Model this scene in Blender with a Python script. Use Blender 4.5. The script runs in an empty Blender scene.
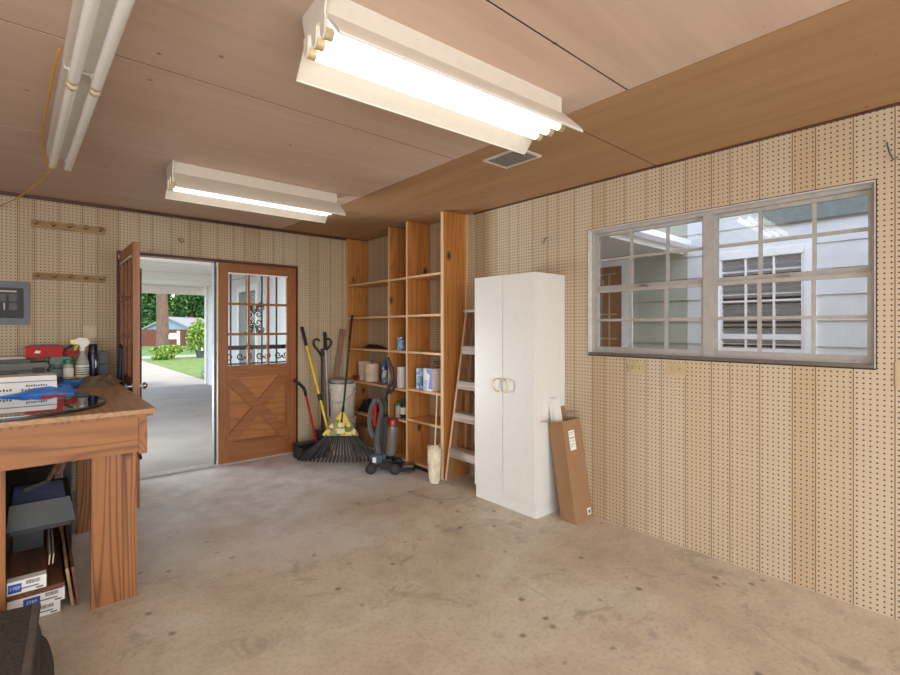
import bpy, bmesh, math, random
from mathutils import Vector, Matrix, Quaternion
random.seed(7)
scene = bpy.context.scene
COL = scene.collection
PI = math.pi

# ---------------------------------------------------------------- camera
TH = math.atan(414/477)
cam_d = bpy.data.cameras.new('camera')
cam = bpy.data.objects.new('camera', cam_d); COL.objects.link(cam)
cam.location = (0, 0, 1.379); cam.rotation_euler = (PI/2, 0, -TH)
cam_d.sensor_width = 36; cam_d.lens = 477/900*36; cam_d.shift_y = -10/900
cam_d.clip_start = 0.05; cam_d.clip_end = 300
scene.camera = cam
# ---------------------------------------------------------------- world, sun, large lights, exposure
SKY_STRENGTH = 0.29
SUN_STRENGTH = 0.7
TUBE_A = 1.45
TUBE_B = 1.5
BACK_LIGHT = 48.0
EXPOSURE = 1.02
w = bpy.data.worlds.new('sky'); scene.world = w; w.use_nodes = True
nt = w.node_tree
sky = nt.nodes.new('ShaderNodeTexSky'); sky.sky_type = 'NISHITA'
sky.sun_disc = False; sky.sun_elevation = math.radians(55); sky.sun_rotation = math.radians(200)
bg = nt.nodes['Background']; hs = nt.nodes.new('ShaderNodeHueSaturation'); hs.inputs['Saturation'].default_value = .45   # hazy, partly clouded sky
nt.links.new(sky.outputs[0], hs.inputs['Color']); nt.links.new(hs.outputs[0], bg.inputs[0]); bg.inputs[1].default_value = SKY_STRENGTH
sd = bpy.data.lights.new('sun', 'SUN'); sd.energy = SUN_STRENGTH; sd.angle = 0.01; sd.color = (1, .95, .86)
so = bpy.data.objects.new('sun', sd); COL.objects.link(so); so.location = (8, -5, 14)
so.rotation_euler = Vector((-0.45, 0.35, -1.0)).to_track_quat('-Z', 'Y').to_euler()
# added fill light behind the camera, evens out the room
ld = bpy.data.lights.new('rear_fill', 'AREA'); ld.shape = 'RECTANGLE'; ld.size = 4.2; ld.size_y = 2.0
ld.energy = BACK_LIGHT; ld.color = (0.97, 0.98, 1.0)
lo = bpy.data.objects.new('rear_fill', ld); COL.objects.link(lo); lo.location = (0.2, -2.35, 1.25)
lo.rotation_euler = (math.radians(96), 0, 0)
# added fill light at the left, out of view; the wall has no windows
l2 = bpy.data.lights.new('side_fill', 'AREA'); l2.shape = 'RECTANGLE'; l2.size = 2.5; l2.size_y = 1.1
l2.energy = 60.0; l2.color = (0.98, 0.98, 1.0)
lo2 = bpy.data.objects.new('side_fill', l2); COL.objects.link(lo2); lo2.location = (-2.5, -0.5, 1.5)
lo2.rotation_euler = (math.radians(120), 0, math.radians(-52))
# added area light outside, standing in for bounced daylight through the doorway
l3 = bpy.data.lights.new('doorway_fill', 'AREA'); l3.shape = 'RECTANGLE'; l3.size = 1.8; l3.size_y = 1.0
l3.energy = 85.0; l3.color = (0.93, 0.96, 1.0)
lo3 = bpy.data.objects.new('doorway_fill', l3); COL.objects.link(lo3); lo3.location = (-1.3, 8.1, 0.5)
lo3.rotation_euler = (Vector((1.0, 5.1, 1.55))-Vector((-1.3, 8.1, 0.5))).to_track_quat('-Z', 'Y').to_euler(); l3.spread = math.radians(110)
scene.view_settings.view_transform = 'Standard'
scene.view_settings.look = 'None'
scene.view_settings.gamma = 1.0
scene.view_settings.exposure = EXPOSURE
scene.view_settings.use_curve_mapping = False
scene.cycles.use_denoising = True
scene.cycles.denoising_prefilter = 'NONE'
scene.cycles.max_bounces = 8
scene.cycles.sample_clamp_indirect = 6.0

# ================================================================ helpers
EPS = 1
WL = {}            # object -> world location of its origin
def s2l(c): return c/12.92 if c <= .04045 else ((c+.055)/1.055)**2.4
def rgb(r, g, b): return (s2l(r/255), s2l(g/255), s2l(b/255), 1)

def BM(): return bmesh.new()
def box(bm, x0, x1, y0, y1, z0, z1, bev=0, M=None, seg=2):
    global EPS
    EPS = (EPS*7+3) % 11; e = EPS*.00003        # keeps faces of touching boxes from lying exactly in one plane
    t = bmesh.new()
    bmesh.ops.create_cube(t, size=1)
    bmesh.ops.scale(t, vec=(abs(x1-x0)+e, abs(y1-y0)+e, abs(z1-z0)+e), verts=t.verts)
    if bev: bmesh.ops.bevel(t, geom=t.edges[:], offset=bev, segments=seg, affect='EDGES')
    bmesh.ops.translate(t, vec=((x0+x1)/2, (y0+y1)/2, (z0+z1)/2), verts=t.verts)
    if M is not None: bmesh.ops.transform(t, matrix=M, verts=t.verts)
    merge(bm, t)
def merge(bm, t):
    me = bpy.data.meshes.new('tmp'); t.to_mesh(me); t.free(); bm.from_mesh(me); bpy.data.meshes.remove(me)
def obox(bm, p0, p1, wid, thk, side=Vector((0, 0, 1)), bev=0):
    """a bar from p0 to p1; wid is measured along the direction closest to `side`"""
    p0, p1 = Vector(p0), Vector(p1); d = (p1-p0); L = d.length; d.normalize()
    s = Vector(side); s = (s - d*s.dot(d)).normalized(); n = d.cross(s)
    M = Matrix(((d.x, s.x, n.x, 0), (d.y, s.y, n.y, 0), (d.z, s.z, n.z, 0), (0, 0, 0, 1)))
    M.translation = (p0+p1)/2
    box(bm, -L/2, L/2, -wid/2, wid/2, -thk/2, thk/2, bev, M)
def tube(bm, pts, r, n=10, caps=True):
    pts = [Vector(p) for p in pts]
    rs = r if isinstance(r, (list, tuple)) else [r]*len(pts)
    rings = []; prev = None
    for i, p in enumerate(pts):
        if i == 0: d = pts[1]-p
        elif i == len(pts)-1: d = p-pts[i-1]
        else: d = (pts[i+1]-p).normalized()+(p-pts[i-1]).normalized()
        d = d.normalized()
        if prev is None:
            u = d.orthogonal().normalized()
        else:
            u = prev - d*prev.dot(d)
            u = u.normalized() if u.length > 1e-6 else d.orthogonal().normalized()
        prev = u; v = d.cross(u)
        rings.append([bm.verts.new(p+(u*math.cos(2*PI*k/n)+v*math.sin(2*PI*k/n))*rs[i]) for k in range(n)])
    for a, b in zip(rings, rings[1:]):
        for k in range(n): bm.faces.new((a[k], a[(k+1) % n], b[(k+1) % n], b[k]))
    if caps:
        bm.faces.new(rings[0][::-1]); bm.faces.new(rings[-1])
def lathe(bm, prof, c=(0, 0, 0), n=28, M=None):
    t = bmesh.new(); rings = []
    for r, z in prof:
        if r < 1e-6: rings.append([t.verts.new((0, 0, z))])
        else: rings.append([t.verts.new((r*math.cos(2*PI*k/n), r*math.sin(2*PI*k/n), z)) for k in range(n)])
    for a, b in zip(rings, rings[1:]):
        for k in range(n):
            k2 = (k+1) % n
            if len(a) == 1 and len(b) == 1: continue
            if len(a) == 1: t.faces.new((a[0], b[k2], b[k]))
            elif len(b) == 1: t.faces.new((a[k], a[k2], b[0]))
            else: t.faces.new((a[k], a[k2], b[k2], b[k]))
    if M is not None: bmesh.ops.transform(t, matrix=M, verts=t.verts)
    bmesh.ops.translate(t, vec=c, verts=t.verts)
    merge(bm, t)
def prism(bm, poly, d0, d1, fn):
    """extrude a 2-D polygon between depths d0 and d1; fn(u, v, d) -> 3-D"""
    a = [bm.verts.new(fn(u, v, d0)) for u, v in poly]; b = [bm.verts.new(fn(u, v, d1)) for u, v in poly]
    bm.faces.new(a[::-1]); bm.faces.new(b)
    for k in range(len(a)):
        k2 = (k+1) % len(a); bm.faces.new((a[k], a[k2], b[k2], b[k]))
def obj(name, bm, mat, parent=None, label=None, kind=None, cat=None, group=None, loc=None, smooth=True):
    bmesh.ops.recalc_face_normals(bm, faces=bm.faces[:])
    if parent is not None: org = Vector(WL[parent.name])
    else: org = Vector(loc) if loc is not None else Vector((0, 0, 0))
    bmesh.ops.translate(bm, vec=-org, verts=bm.verts)
    me = bpy.data.meshes.new(name); bm.to_mesh(me); bm.free()
    if smooth and len(me.polygons):
        me.polygons.foreach_set('use_smooth', [True]*len(me.polygons))
        me.set_sharp_from_angle(angle=math.radians(38))
    o = bpy.data.objects.new(name, me); COL.objects.link(o)
    if mat is not None:
        for m in (mat if isinstance(mat, (list, tuple)) else [mat]): me.materials.append(m)
    if parent is not None: o.parent = parent
    else: o.location = org
    WL[o.name] = tuple(org)
    if label: o['label'] = label
    if kind: o['kind'] = kind
    if cat: o['category'] = cat
    if group: o['group'] = group
    return o
def thing(name, loc, label, cat, group=None, kind=None):
    o = bpy.data.objects.new(name, None); COL.objects.link(o); o.location = loc; o.empty_display_size = .05
    WL[o.name] = tuple(loc)
    if label: o['label'] = label
    if cat: o['category'] = cat
    if group: o['group'] = group
    if kind: o['kind'] = kind
    return o
def struct(name, bm, mat, loc=None, **k): return obj(name, bm, mat, None, kind='structure', loc=loc, **k)
def copy_tree(o, parent=None):
    c = o.copy(); COL.objects.link(c)
    if parent is not None: c.parent = parent
    for ch in list(o.children): copy_tree(ch, c)
    return c
def text_bm(s, size, fn):
    """lettering as a thin mesh; fn(u, v) -> 3-D"""
    cu = bpy.data.curves.new('t', 'FONT'); cu.body = s; cu.size = size; cu.align_x = 'CENTER'; cu.align_y = 'CENTER'
    cu.resolution_u = 2
    o = bpy.data.objects.new('t', cu); COL.objects.link(o)
    dg = bpy.context.evaluated_depsgraph_get(); me = bpy.data.meshes.new_from_object(o.evaluated_get(dg))
    bm = bmesh.new(); bm.from_mesh(me)
    for v in bm.verts: v.co = Vector(fn(v.co.x, v.co.y))
    bpy.data.objects.remove(o); bpy.data.curves.remove(cu); bpy.data.meshes.remove(me)
    return bm

# ================================================================ materials
class NT:
    def __init__(s, name):
        s.m = bpy.data.materials.new(name); s.m.use_nodes = True; s.t = s.m.node_tree
        s.b = s.t.nodes['Principled BSDF']; s.out = s.t.nodes['Material Output']
    def n(s, typ, **k):
        o = s.t.nodes.new(typ)
        for a, v in k.items(): setattr(o, a, v)
        return o
    def l(s, a, b): s.t.links.new(a, b)
    def val(s, sock, v):
        if hasattr(v, 'is_output'): s.l(v, sock)
        else: sock.default_value = v
    def math(s, op, a, b=0.0, c=0.0):
        o = s.n('ShaderNodeMath', operation=op)
        s.val(o.inputs[0], a); s.val(o.inputs[1], b); s.val(o.inputs[2], c); return o.outputs[0]
    def mix(s, f, a, b, blend='MIX'):
        o = s.n('ShaderNodeMix', data_type='RGBA', blend_type=blend)
        s.val(o.inputs[0], f); s.val(o.inputs[6], a); s.val(o.inputs[7], b); return o.outputs[2]
    def ramp(s, f, stops, interp='LINEAR'):
        o = s.n('ShaderNodeValToRGB'); cr = o.color_ramp; cr.interpolation = interp
        while len(cr.elements) < len(stops): cr.elements.new(.5)
        for e, (p, c) in zip(cr.elements, stops): e.position = p; e.color = c
        s.val(o.inputs[0], f); return o.outputs[0]
    def coord(s, kind='Object', scale=(1, 1, 1), rnd=True):
        tc = s.n('ShaderNodeTexCoord'); mp = s.n('ShaderNodeMapping'); mp.inputs['Scale'].default_value = scale
        s.l(tc.outputs[kind], mp.inputs[0])
        if rnd:
            oi = s.n('ShaderNodeObjectInfo'); k = s.math('MULTIPLY', oi.outputs['Random'], 37.0)
            cb = s.n('ShaderNodeCombineXYZ'); 
            for i in range(3): s.l(k, cb.inputs[i])
            s.l(cb.outputs[0], mp.inputs['Location'])
        return mp.outputs[0]
    def noise(s, vec, scale, detail=3, rough=.55, dist=0):
        o = s.n('ShaderNodeTexNoise'); s.l(vec, o.inputs['Vector']); o.inputs['Scale'].default_value = scale
        o.inputs['Detail'].default_value = detail; o.inputs['Roughness'].default_value = rough; o.inputs['Distortion'].default_value = dist
        return o.outputs[0]
    def bump(s, h, strength=.2, dist=.002):
        o = s.n('ShaderNodeBump'); o.inputs['Strength'].default_value = strength; o.inputs['Distance'].default_value = dist
        s.l(h, o.inputs['Height']); s.l(o.outputs[0], s.b.inputs['Normal'])
    def set(s, **k):
        for a, v in k.items(): s.val(s.b.inputs[a.replace('_', ' ')], v)
def g(v): return (v, v, v, 1)
def plain(name, c, rough=.5, metal=0, var=.12, scale=18, spec=.5, bump=0, transmission=0, sheen=0):
    t = NT(name); v = t.coord(rnd=True); f = t.noise(v, scale, 3)
    c2 = tuple(x*(1-var) for x in c[:3])+(1,); c3 = tuple(min(1, x*(1+var)) for x in c[:3])+(1,)
    t.set(Base_Color=t.ramp(f, [(.3, c2), (.7, c3)]), Roughness=rough, Metallic=metal)
    t.b.inputs['Specular IOR Level'].default_value = spec
    if bump: t.bump(t.noise(v, scale*6, 2), bump)
    if transmission: t.set(Transmission_Weight=transmission)
    return t.m
def emit(name, c, strength):
    t = NT(name); t.set(Base_Color=(.8, .8, .8, 1), Emission_Color=c, Emission_Strength=strength); return t.m
def wood(name, dark, light, axis=2, grain=26, knots=0, rough=.55, contrast=.5, ringscale=1.0):
    t = NT(name)
    sc = [grain]*3; sc[axis] = grain*.045
    v = t.coord(scale=sc)
    n1 = t.noise(v, 1.0, 5, .65, .6)
    sc2 = [6.5*ringscale]*3; sc2[axis] = .42*ringscale
    cont = t.noise(t.coord(scale=sc2), 1.0, 1.5, .45, .25)
    ring = t.math('PINGPONG', t.math('MULTIPLY', cont, 11.0), .5)
    ring = t.math('POWER', t.math('MULTIPLY', ring, 2.0), .7)
    f = t.math('ADD', t.math('MULTIPLY', n1, 1-contrast), t.math('MULTIPLY', ring, contrast))
    c = t.ramp(f, [(.15, dark), (.62, light)])
    big = t.noise(t.coord(scale=(1.2, 1.2, 1.2)), 1.5, 2)
    c = t.mix(t.math('MULTIPLY', big, .35), c, tuple(x*.8 for x in light[:3])+(1,), 'MULTIPLY')
    if knots:
        sk = [knots]*3; sk[axis] = knots*.55
        vo = t.n('ShaderNodeTexVoronoi'); t.l(t.coord(scale=sk), vo.inputs['Vector']); vo.inputs['Scale'].default_value = 1
        k = t.ramp(vo.outputs[0], [(.07, g(1)), (.16, g(0))])
        c = t.mix(k, c, tuple(x*.22 for x in dark[:3])+(1,))
    t.set(Base_Color=c, Roughness=rough)
    t.bump(n1, .12)
    return t.m

def pegboard(name, axis, off):
    """hardboard with 1 inch holes and random-width plank grooves; axis = horizontal coordinate of the wall"""
    t = NT(name); tc = t.n('ShaderNodeTexCoord'); sp = t.n('ShaderNodeSeparateXYZ'); t.l(tc.outputs['Object'], sp.inputs[0])
    h = t.math('SUBTRACT', sp.outputs[axis], off); z = sp.outputs[2]
    P = .0254
    fx = t.math('SUBTRACT', t.math('FRACT', t.math('DIVIDE', h, P)), .5)
    fz = t.math('SUBTRACT', t.math('FRACT', t.math('DIVIDE', z, P)), .5)
    d = t.math('SQRT', t.math('ADD', t.math('MULTIPLY', fx, fx), t.math('MULTIPLY', fz, fz)))
    hole = t.math('LESS_THAN', d, .17)
    u = t.math('FRACT', t.math('DIVIDE', h, P*16))
    wd = .0055
    G = [(0, g(1)), (wd, g(0)), (.375-wd, g(1)), (.375+wd, g(0)), (.625-wd, g(1)), (.625+wd, g(0)), (1-wd, g(1))]
    groove = t.ramp(u, G, 'CONSTANT')
    # plank tone over a longer repeat
    u2 = t.math('FRACT', t.math('DIVIDE', h, P*48))
    st = []; rr = random.Random(axis+3)
    for k in range(3):
        for q in (0, .375, .625):
            st.append(((k+q)/3, rr.choice([(.53, .45, .325, 1), (.50, .405, .265, 1), (.455, .345, .205, 1), (.515, .42, .29, 1)])))
    tone = t.ramp(u2, st, 'CONSTANT')
    vec = t.coord(scale=(9, 9, .8), rnd=False); n1 = t.noise(vec, 6, 4, .6)
    vec2 = t.coord(scale=(1, 1, .5), rnd=False); n2 = t.noise(vec2, 2.2, 3, .5)
    c = t.mix(t.math('MULTIPLY', n1, .5), tone, (.44, .31, .19, 1))
    c = t.mix(t.math('MULTIPLY', n2, .35), c, (.62, .51, .38, 1))
    c = t.mix(t.math('MULTIPLY', groove, .8), c, (.13, .06, .025, 1))
    c = t.mix(t.math('MULTIPLY', hole, .93), c, (.07, .03, .012, 1))
    t.set(Base_Color=c, Roughness=.55)
    t.b.inputs['Specular IOR Level'].default_value = .25
    return t.m

def concrete(name):
    t = NT(name); v = t.coord(rnd=False)
    n1 = t.noise(v, 1.1, 5, .6, .4); n2 = t.noise(v, 6, 5, .65); n3 = t.noise(v, 45, 3, .6)
    c = t.ramp(n1, [(.3, rgb(186, 169, 148)), (.5, rgb(202, 189, 166)), (.72, rgb(214, 206, 190))])
    c = t.mix(t.math('MULTIPLY', t.ramp(n2, [(.45, g(0)), (.75, g(1))]), .35), c, rgb(150, 126, 104))
    c = t.mix(t.math('MULTIPLY', t.ramp(n3, [(.5, g(0)), (.72, g(1))]), .36), c, rgb(132, 118, 102))
    # worn dark patches and small specks of old paint
    n4 = t.noise(v, 2.3, 6, .7, 1.2)
    c = t.mix(t.math('MULTIPLY', t.ramp(n4, [(.56, g(0)), (.66, g(1))]), .5), c, rgb(124, 114, 104))
    vo = t.n('ShaderNodeTexVoronoi'); t.l(v, vo.inputs['Vector']); vo.inputs['Scale'].default_value = 7.5; vo.inputs['Randomness'].default_value = 1
    msk = t.math('MULTIPLY', t.ramp(vo.outputs[0], [(.07, g(1)), (.17, g(0))]), t.ramp(n2, [(.44, g(0)), (.5, g(1))]))
    c = t.mix(t.math('MULTIPLY', msk, .7), c, rgb(86, 76, 70))
    # doorway light and its floor reflection painted in as a pale zone
    sp = t.n('ShaderNodeSeparateXYZ'); t.l(v, sp.inputs[0])
    wy = t.math('ADD', sp.outputs[1], t.math('MULTIPLY', t.math('SUBTRACT', n1, .5), 2.6))
    pale = t.ramp(t.math('DIVIDE', wy, 6.0), [(.46, g(0)), (.66, g(1))])
    c = t.mix(t.math('MULTIPLY', pale, .85), c, t.ramp(n2, [(.3, rgb(188, 188, 190)), (.65, rgb(232, 232, 234))]))
    t.set(Base_Color=c, Roughness=t.ramp(n2, [(.3, g(.34)), (.7, g(.6))]))
    t.bump(n3, .15)
    return t.m

def plywood(name, c1, c2, c3, axis):
    t = NT(name); sc = [9, 9, 9]; sc[axis] = .7
    v = t.coord(scale=sc, rnd=True); n1 = t.noise(v, 1.2, 5, .62, .5)
    v2 = t.coord(rnd=True); n2 = t.noise(v2, 1.6, 3, .5, .5)
    c = t.ramp(n1, [(.25, c1), (.7, c2)])
    c = t.mix(t.math('MULTIPLY', n2, .55), c, c3)
    vo = t.n('ShaderNodeTexVoronoi'); t.l(v2, vo.inputs['Vector']); vo.inputs['Scale'].default_value = 4.2
    k = t.math('MULTIPLY', t.ramp(vo.outputs[0], [(.03, g(1)), (.06, g(0))]), .7)
    c = t.mix(k, c, tuple(x*.25 for x in c1[:3])+(1,))
    t.set(Base_Color=c, Roughness=.6); t.bump(n1, .08)
    return t.m

def siding(name, c, dark, pitch, z0=0.0, lines=True):
    t = NT(name); tc = t.n('ShaderNodeTexCoord'); sp = t.n('ShaderNodeSeparateXYZ'); t.l(tc.outputs['Object'], sp.inputs[0])
    f = t.noise(tc.outputs['Object'], 9, 4)
    col = t.ramp(f, [(.3, tuple(x*.93 for x in c[:3])+(1,)), (.7, c)])
    t.set(Base_Color=col, Roughness=.6); return t.m

def glass(name, tint=(1, 1, 1, 1), rough=0.0, refl=.12):
    t = NT(name)
    tr = t.n('ShaderNodeBsdfTransparent'); tr.inputs[0].default_value = tint
    gl = t.n('ShaderNodeBsdfGlossy'); gl.inputs['Roughness'].default_value = rough
    fr = t.n('ShaderNodeFresnel'); fr.inputs[0].default_value = 1.5
    mx = t.n('ShaderNodeMixShader'); t.l(t.math('ADD', fr.outputs[0], refl), mx.inputs[0])
    t.l(tr.outputs[0], mx.inputs[1]); t.l(gl.outputs[0], mx.inputs[2]); t.l(mx.outputs[0], t.out.inputs[0])
    return t.m

def grass_mat(name, c1, c2):
    t = NT(name); v = t.coord(rnd=False); n = t.noise(v, 3, 5, .7); n2 = t.noise(v, 60, 3, .7)
    c = t.ramp(t.math('ADD', t.math('MULTIPLY', n, .5), t.math('MULTIPLY', n2, .5)), [(.35, c1), (.65, c2)])
    t.set(Base_Color=c, Roughness=.8); t.bump(n2, .6, .01); return t.m
def leaf_mat(name, c1, c2):
    t = NT(name); gi = t.n('ShaderNodeNewGeometry')
    c = t.ramp(gi.outputs['Random Per Island'], [(.1, c1), (.9, c2)])
    t.set(Base_Color=c, Roughness=.5); return t.m
def boxart(name, base, cols, scale=9):
    """printed packaging: irregular blocks of colour"""
    t = NT(name); vo = t.n('ShaderNodeTexVoronoi', distance='CHEBYCHEV'); t.l(t.coord(), vo.inputs['Vector']); vo.inputs['Scale'].default_value = scale
    sp = t.n('ShaderNodeSeparateColor'); t.l(vo.outputs['Color'], sp.inputs[0])
    k = len(cols); c = t.ramp(sp.outputs[0], [(i/k, cc) for i, cc in enumerate(cols)], 'CONSTANT')
    c = t.mix(.85, base, c); t.set(Base_Color=c, Roughness=.4); return t.m

M = {}
M['peg_r'] = pegboard('pegboard_side', 1, .476)
M['peg_b'] = pegboard('pegboard_end', 0, .143)
M['peg_edge'] = plain('hardboard_edge', rgb(205, 200, 195), .6)
M['floor'] = concrete('worn_concrete')
M['ply'] = plywood('plywood', rgb(190, 161, 140), rgb(210, 183, 163), rgb(218, 198, 184), 0)
M['ply2'] = plywood('plywood_amber', rgb(158, 120, 82), rgb(180, 144, 104), rgb(170, 132, 94), 1)
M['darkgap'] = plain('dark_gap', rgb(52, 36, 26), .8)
M['trim'] = wood('dark_trim', rgb(62, 34, 22), rgb(96, 58, 38), 0)
M['pine_z'] = wood('pine_upright', rgb(150, 94, 40), rgb(192, 132, 68), 2, 24, 5.0, contrast=.45)
M['pine_y'] = wood('pine_shelf', rgb(172, 120, 68), rgb(212, 162, 104), 1, 24, 3.2, contrast=.4)
M['pine_pale'] = wood('pale_pine', rgb(196, 156, 106), rgb(222, 186, 138), 2, 24, 0, contrast=.3)
M['bench_x'] = wood('bench_fir', rgb(106, 63, 28), rgb(160, 106, 58), 0, 22, 3.0, contrast=.5)
M['bench_top'] = wood('bench_top_wood', rgb(136, 100, 68), rgb(178, 140, 102), 1, 20, 0, contrast=.35)
M['bench_z'] = wood('bench_leg_fir', rgb(98, 55, 24), rgb(158, 103, 54), 2, 22, 4.2, contrast=.7, ringscale=1.2)
M['bench_y'] = wood('bench_side_fir', rgb(106, 63, 28), rgb(160, 106, 58), 1, 22, 3.0, contrast=.45)
M['door_z'] = wood('door_wood', rgb(122, 70, 32), rgb(164, 104, 54), 2, 26, 0, .42, .3)
M['door_x'] = wood('door_wood_rail', rgb(122, 70, 32), rgb(162, 102, 54), 0, 26, 0, .42, .3)
M['door_d'] = wood('door_wood_brace', rgb(126, 72, 34), rgb(166, 106, 56), 0, 26, 0, .42, .3)
M['door_pan'] = wood('door_wood_panel', rgb(140, 86, 38), rgb(182, 122, 64), 0, 22, 0, .42, .4)
M['ladder'] = wood('old_ladder_wood', rgb(112, 80, 56), rgb(160, 122, 90), 2, 30, 0, .75, .3)
M['ladder_edge'] = wood('ladder_rail_wood', rgb(186, 140, 104), rgb(216, 176, 138), 2, 30, 0, .7, .3)
M['ladder_step'] = wood('worn_painted_step', rgb(150, 132, 116), rgb(196, 184, 170), 1, 30, 0, .75, .4)
M['white'] = plain('white_laminate', rgb(218, 217, 211), .4, var=.02)
M['white2'] = plain('white_enamel', rgb(220, 214, 204), .35, var=.03)
M['white_trim'] = plain('white_trim', rgb(236, 238, 240), .5, var=.03)
M['reflector'] = plain('reflector_enamel', rgb(212, 204, 190), .35, var=.03)
M['tube_off'] = plain('unlit_tube', rgb(236, 236, 232), .12, var=.01)
M['tubeA'] = emit('lit_tube', (1, .985, .95, 1), TUBE_A)
M['tubeB'] = emit('lit_tube_dim', (1, .985, .94, 1), TUBE_B)
M['brasscap'] = plain('tube_end_cap', rgb(208, 192, 150), .4, .3)
M['alu'] = plain('aluminium', rgb(172, 168, 162), .45, .15, var=.1)
M['alu_dk'] = plain('aluminium_dark', rgb(120, 116, 112), .45, .6)
M['steel'] = plain('steel', rgb(170, 172, 176), .3, .9)
M['black'] = plain('black_plastic', rgb(25, 25, 28), .4)
M['black_rub'] = plain('black_rubber', rgb(26, 26, 28), .7)
M['iron'] = plain('black_iron', rgb(24, 25, 28), .5, .3)
M['char'] = plain('charcoal_plastic', rgb(46, 48, 52), .45)
M['grey'] = plain('grey_paint', rgb(84, 93, 97), .45, .1)
M['grey_dk'] = plain('grey_panel', rgb(50, 52, 52), .6, 0)
M['glass'] = glass('window_glass', (.97, .98, .99, 1), 0, .02)
M['glass_d'] = glass('door_glass', (.95, .97, .98, 1), 0, .0)
M['cream'] = plain('cream_plate', rgb(186, 166, 128), .4, var=.04)
M['tan_rail'] = wood('tan_rail_wood', rgb(130, 100, 56), rgb(168, 136, 84), 0, 26)
M['red'] = plain('red_plastic', rgb(178, 22, 22), .55, spec=.3)
M['yellow'] = plain('yellow_paint', rgb(236, 204, 40), .35)
M['cordy'] = plain('yellow_cord', rgb(206, 158, 48), .5)
M['blue'] = plain('blue_sheet', rgb(28, 130, 236), .4, var=.2)
M['bluelab'] = plain('blue_label', rgb(40, 78, 170), .4)
M['card'] = plain('cardboard', rgb(152, 116, 82), .7, var=.05)
M['card_in'] = plain('cardboard_inside', rgb(176, 138, 98), .7, var=.05)
M['paper'] = plain('paper_label', rgb(232, 230, 224), .6, var=.03)
M['ink'] = plain('ink', rgb(70, 70, 76), .6)
M['whitebox'] = plain('white_carton', rgb(224, 220, 216), .5, var=.04)
M['bucketw'] = plain('white_bucket_plastic', rgb(214, 208, 194), .45, var=.08)
M['paintcan'] = plain('beige_paint_bucket', rgb(214, 194, 168), .45, var=.08)
M['greencap'] = plain('green_lid', rgb(40, 112, 74), .4)
M['jarglass'] = plain('jar_side', rgb(170, 164, 146), .2, var=.1)
M['clearbottle'] = plain('clear_plastic', rgb(196, 196, 186), .15, var=.06, transmission=.35)
M['navy'] = plain('dark_blue_metal', rgb(30, 32, 58), .3, .2)
M['case'] = plain('olive_case', rgb(104, 108, 100), .5, var=.12)
M['case_g'] = plain('green_grey_case', rgb(94, 118, 108), .5, var=.12)
M['cloth'] = plain('brown_cloth', rgb(112, 94, 76), .9, var=.3, bump=.4)
M['carpet'] = plain('dark_carpet', rgb(66, 62, 56), .95, var=.5, scale=90, bump=.8)
M['carpet_bk'] = plain('carpet_backing', rgb(92, 86, 78), .9, var=.2)
M['lam'] = wood('laminate_plank', rgb(84, 50, 30), rgb(122, 78, 50), 1, 26)
M['lam_edge'] = wood('plank_edge', rgb(150, 112, 74), rgb(182, 142, 98), 1, 26)
M['wrap'] = plain('clear_shrink_wrap', rgb(186, 176, 162), .2, var=.2)
M['mirror'] = plain('dark_glass_top', rgb(150, 152, 156), .03, .95, var=.02)
M['mirror_rim'] = plain('dark_rim', rgb(50, 48, 46), .3, .3)
M['fluff'] = plain('lambswool', rgb(226, 214, 190), .95, var=.15)
M['pole_wood'] = wood('pale_stick', rgb(190, 146, 100), rgb(218, 178, 130), 2)
M['redwood'] = wood('reddish_stake', rgb(98, 58, 40), rgb(140, 92, 66), 2)
M['greenpole'] = plain('dark_green_pole', rgb(32, 56, 44), .35)
M['hose'] = plain('grey_hose', rgb(92, 90, 88), .5)
M['vacblue'] = plain('slate_blue_plastic', rgb(58, 78, 98), .35)
M['vacclear'] = plain('smoky_canister', rgb(120, 110, 104), .15, var=.15, transmission=.2)
M['garden_card'] = boxart('printed_garden_card', rgb(224, 206, 110), [rgb(236, 214, 96), rgb(226, 190, 140), rgb(190, 110, 90), rgb(96, 150, 90), rgb(232, 226, 190), rgb(70, 110, 60)], 26)
M['bluecan'] = boxart('printed_blue_tin', rgb(80, 130, 180), [rgb(60, 104, 160), rgb(150, 180, 206), rgb(96, 140, 184), rgb(190, 204, 214)], 22)
M['bluebox'] = boxart('printed_blue_pack', rgb(60, 90, 160), [rgb(34, 56, 140), rgb(226, 230, 236), rgb(90, 130, 180), rgb(40, 60, 110), rgb(206, 214, 224)], 20)
M['iron_scroll'] = M['iron']
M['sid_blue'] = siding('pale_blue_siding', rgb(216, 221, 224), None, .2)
M['sid_shade'] = siding('siding_in_shade', rgb(172, 176, 164), None, .2)  # pale siding again, with the breezeway's shade mixed into its colour
M['soffit'] = plain('white_soffit', rgb(232, 228, 220), .6, var=.03)
M['porch_conc'] = plain('porch_concrete', rgb(152, 148, 144), .8, var=.1, scale=2.2, bump=.2)
M['path_conc'] = plain('path_concrete', rgb(172, 163, 150), .8, var=.08, scale=2)
M['grass'] = grass_mat('lawn_grass', rgb(74, 106, 38), rgb(136, 154, 76))
M['grass_far'] = grass_mat('far_grass', rgb(60, 104, 44), rgb(112, 150, 70))
M['road'] = plain('road', rgb(166, 166, 168), .9)
M['bark'] = wood('bark', rgb(84, 64, 54), rgb(134, 108, 92), 2, 10, contrast=.5, rough=.95)
M['fence'] = wood('fence_boards', rgb(92, 52, 36), rgb(132, 80, 58), 2, 10, rough=.8)
M['house_blue'] = plain('blue_grey_wall', rgb(138, 158, 178), .7, var=.05)
M['roofg'] = plain('pale_roof', rgb(150, 150, 154), .8, var=.1)
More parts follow.
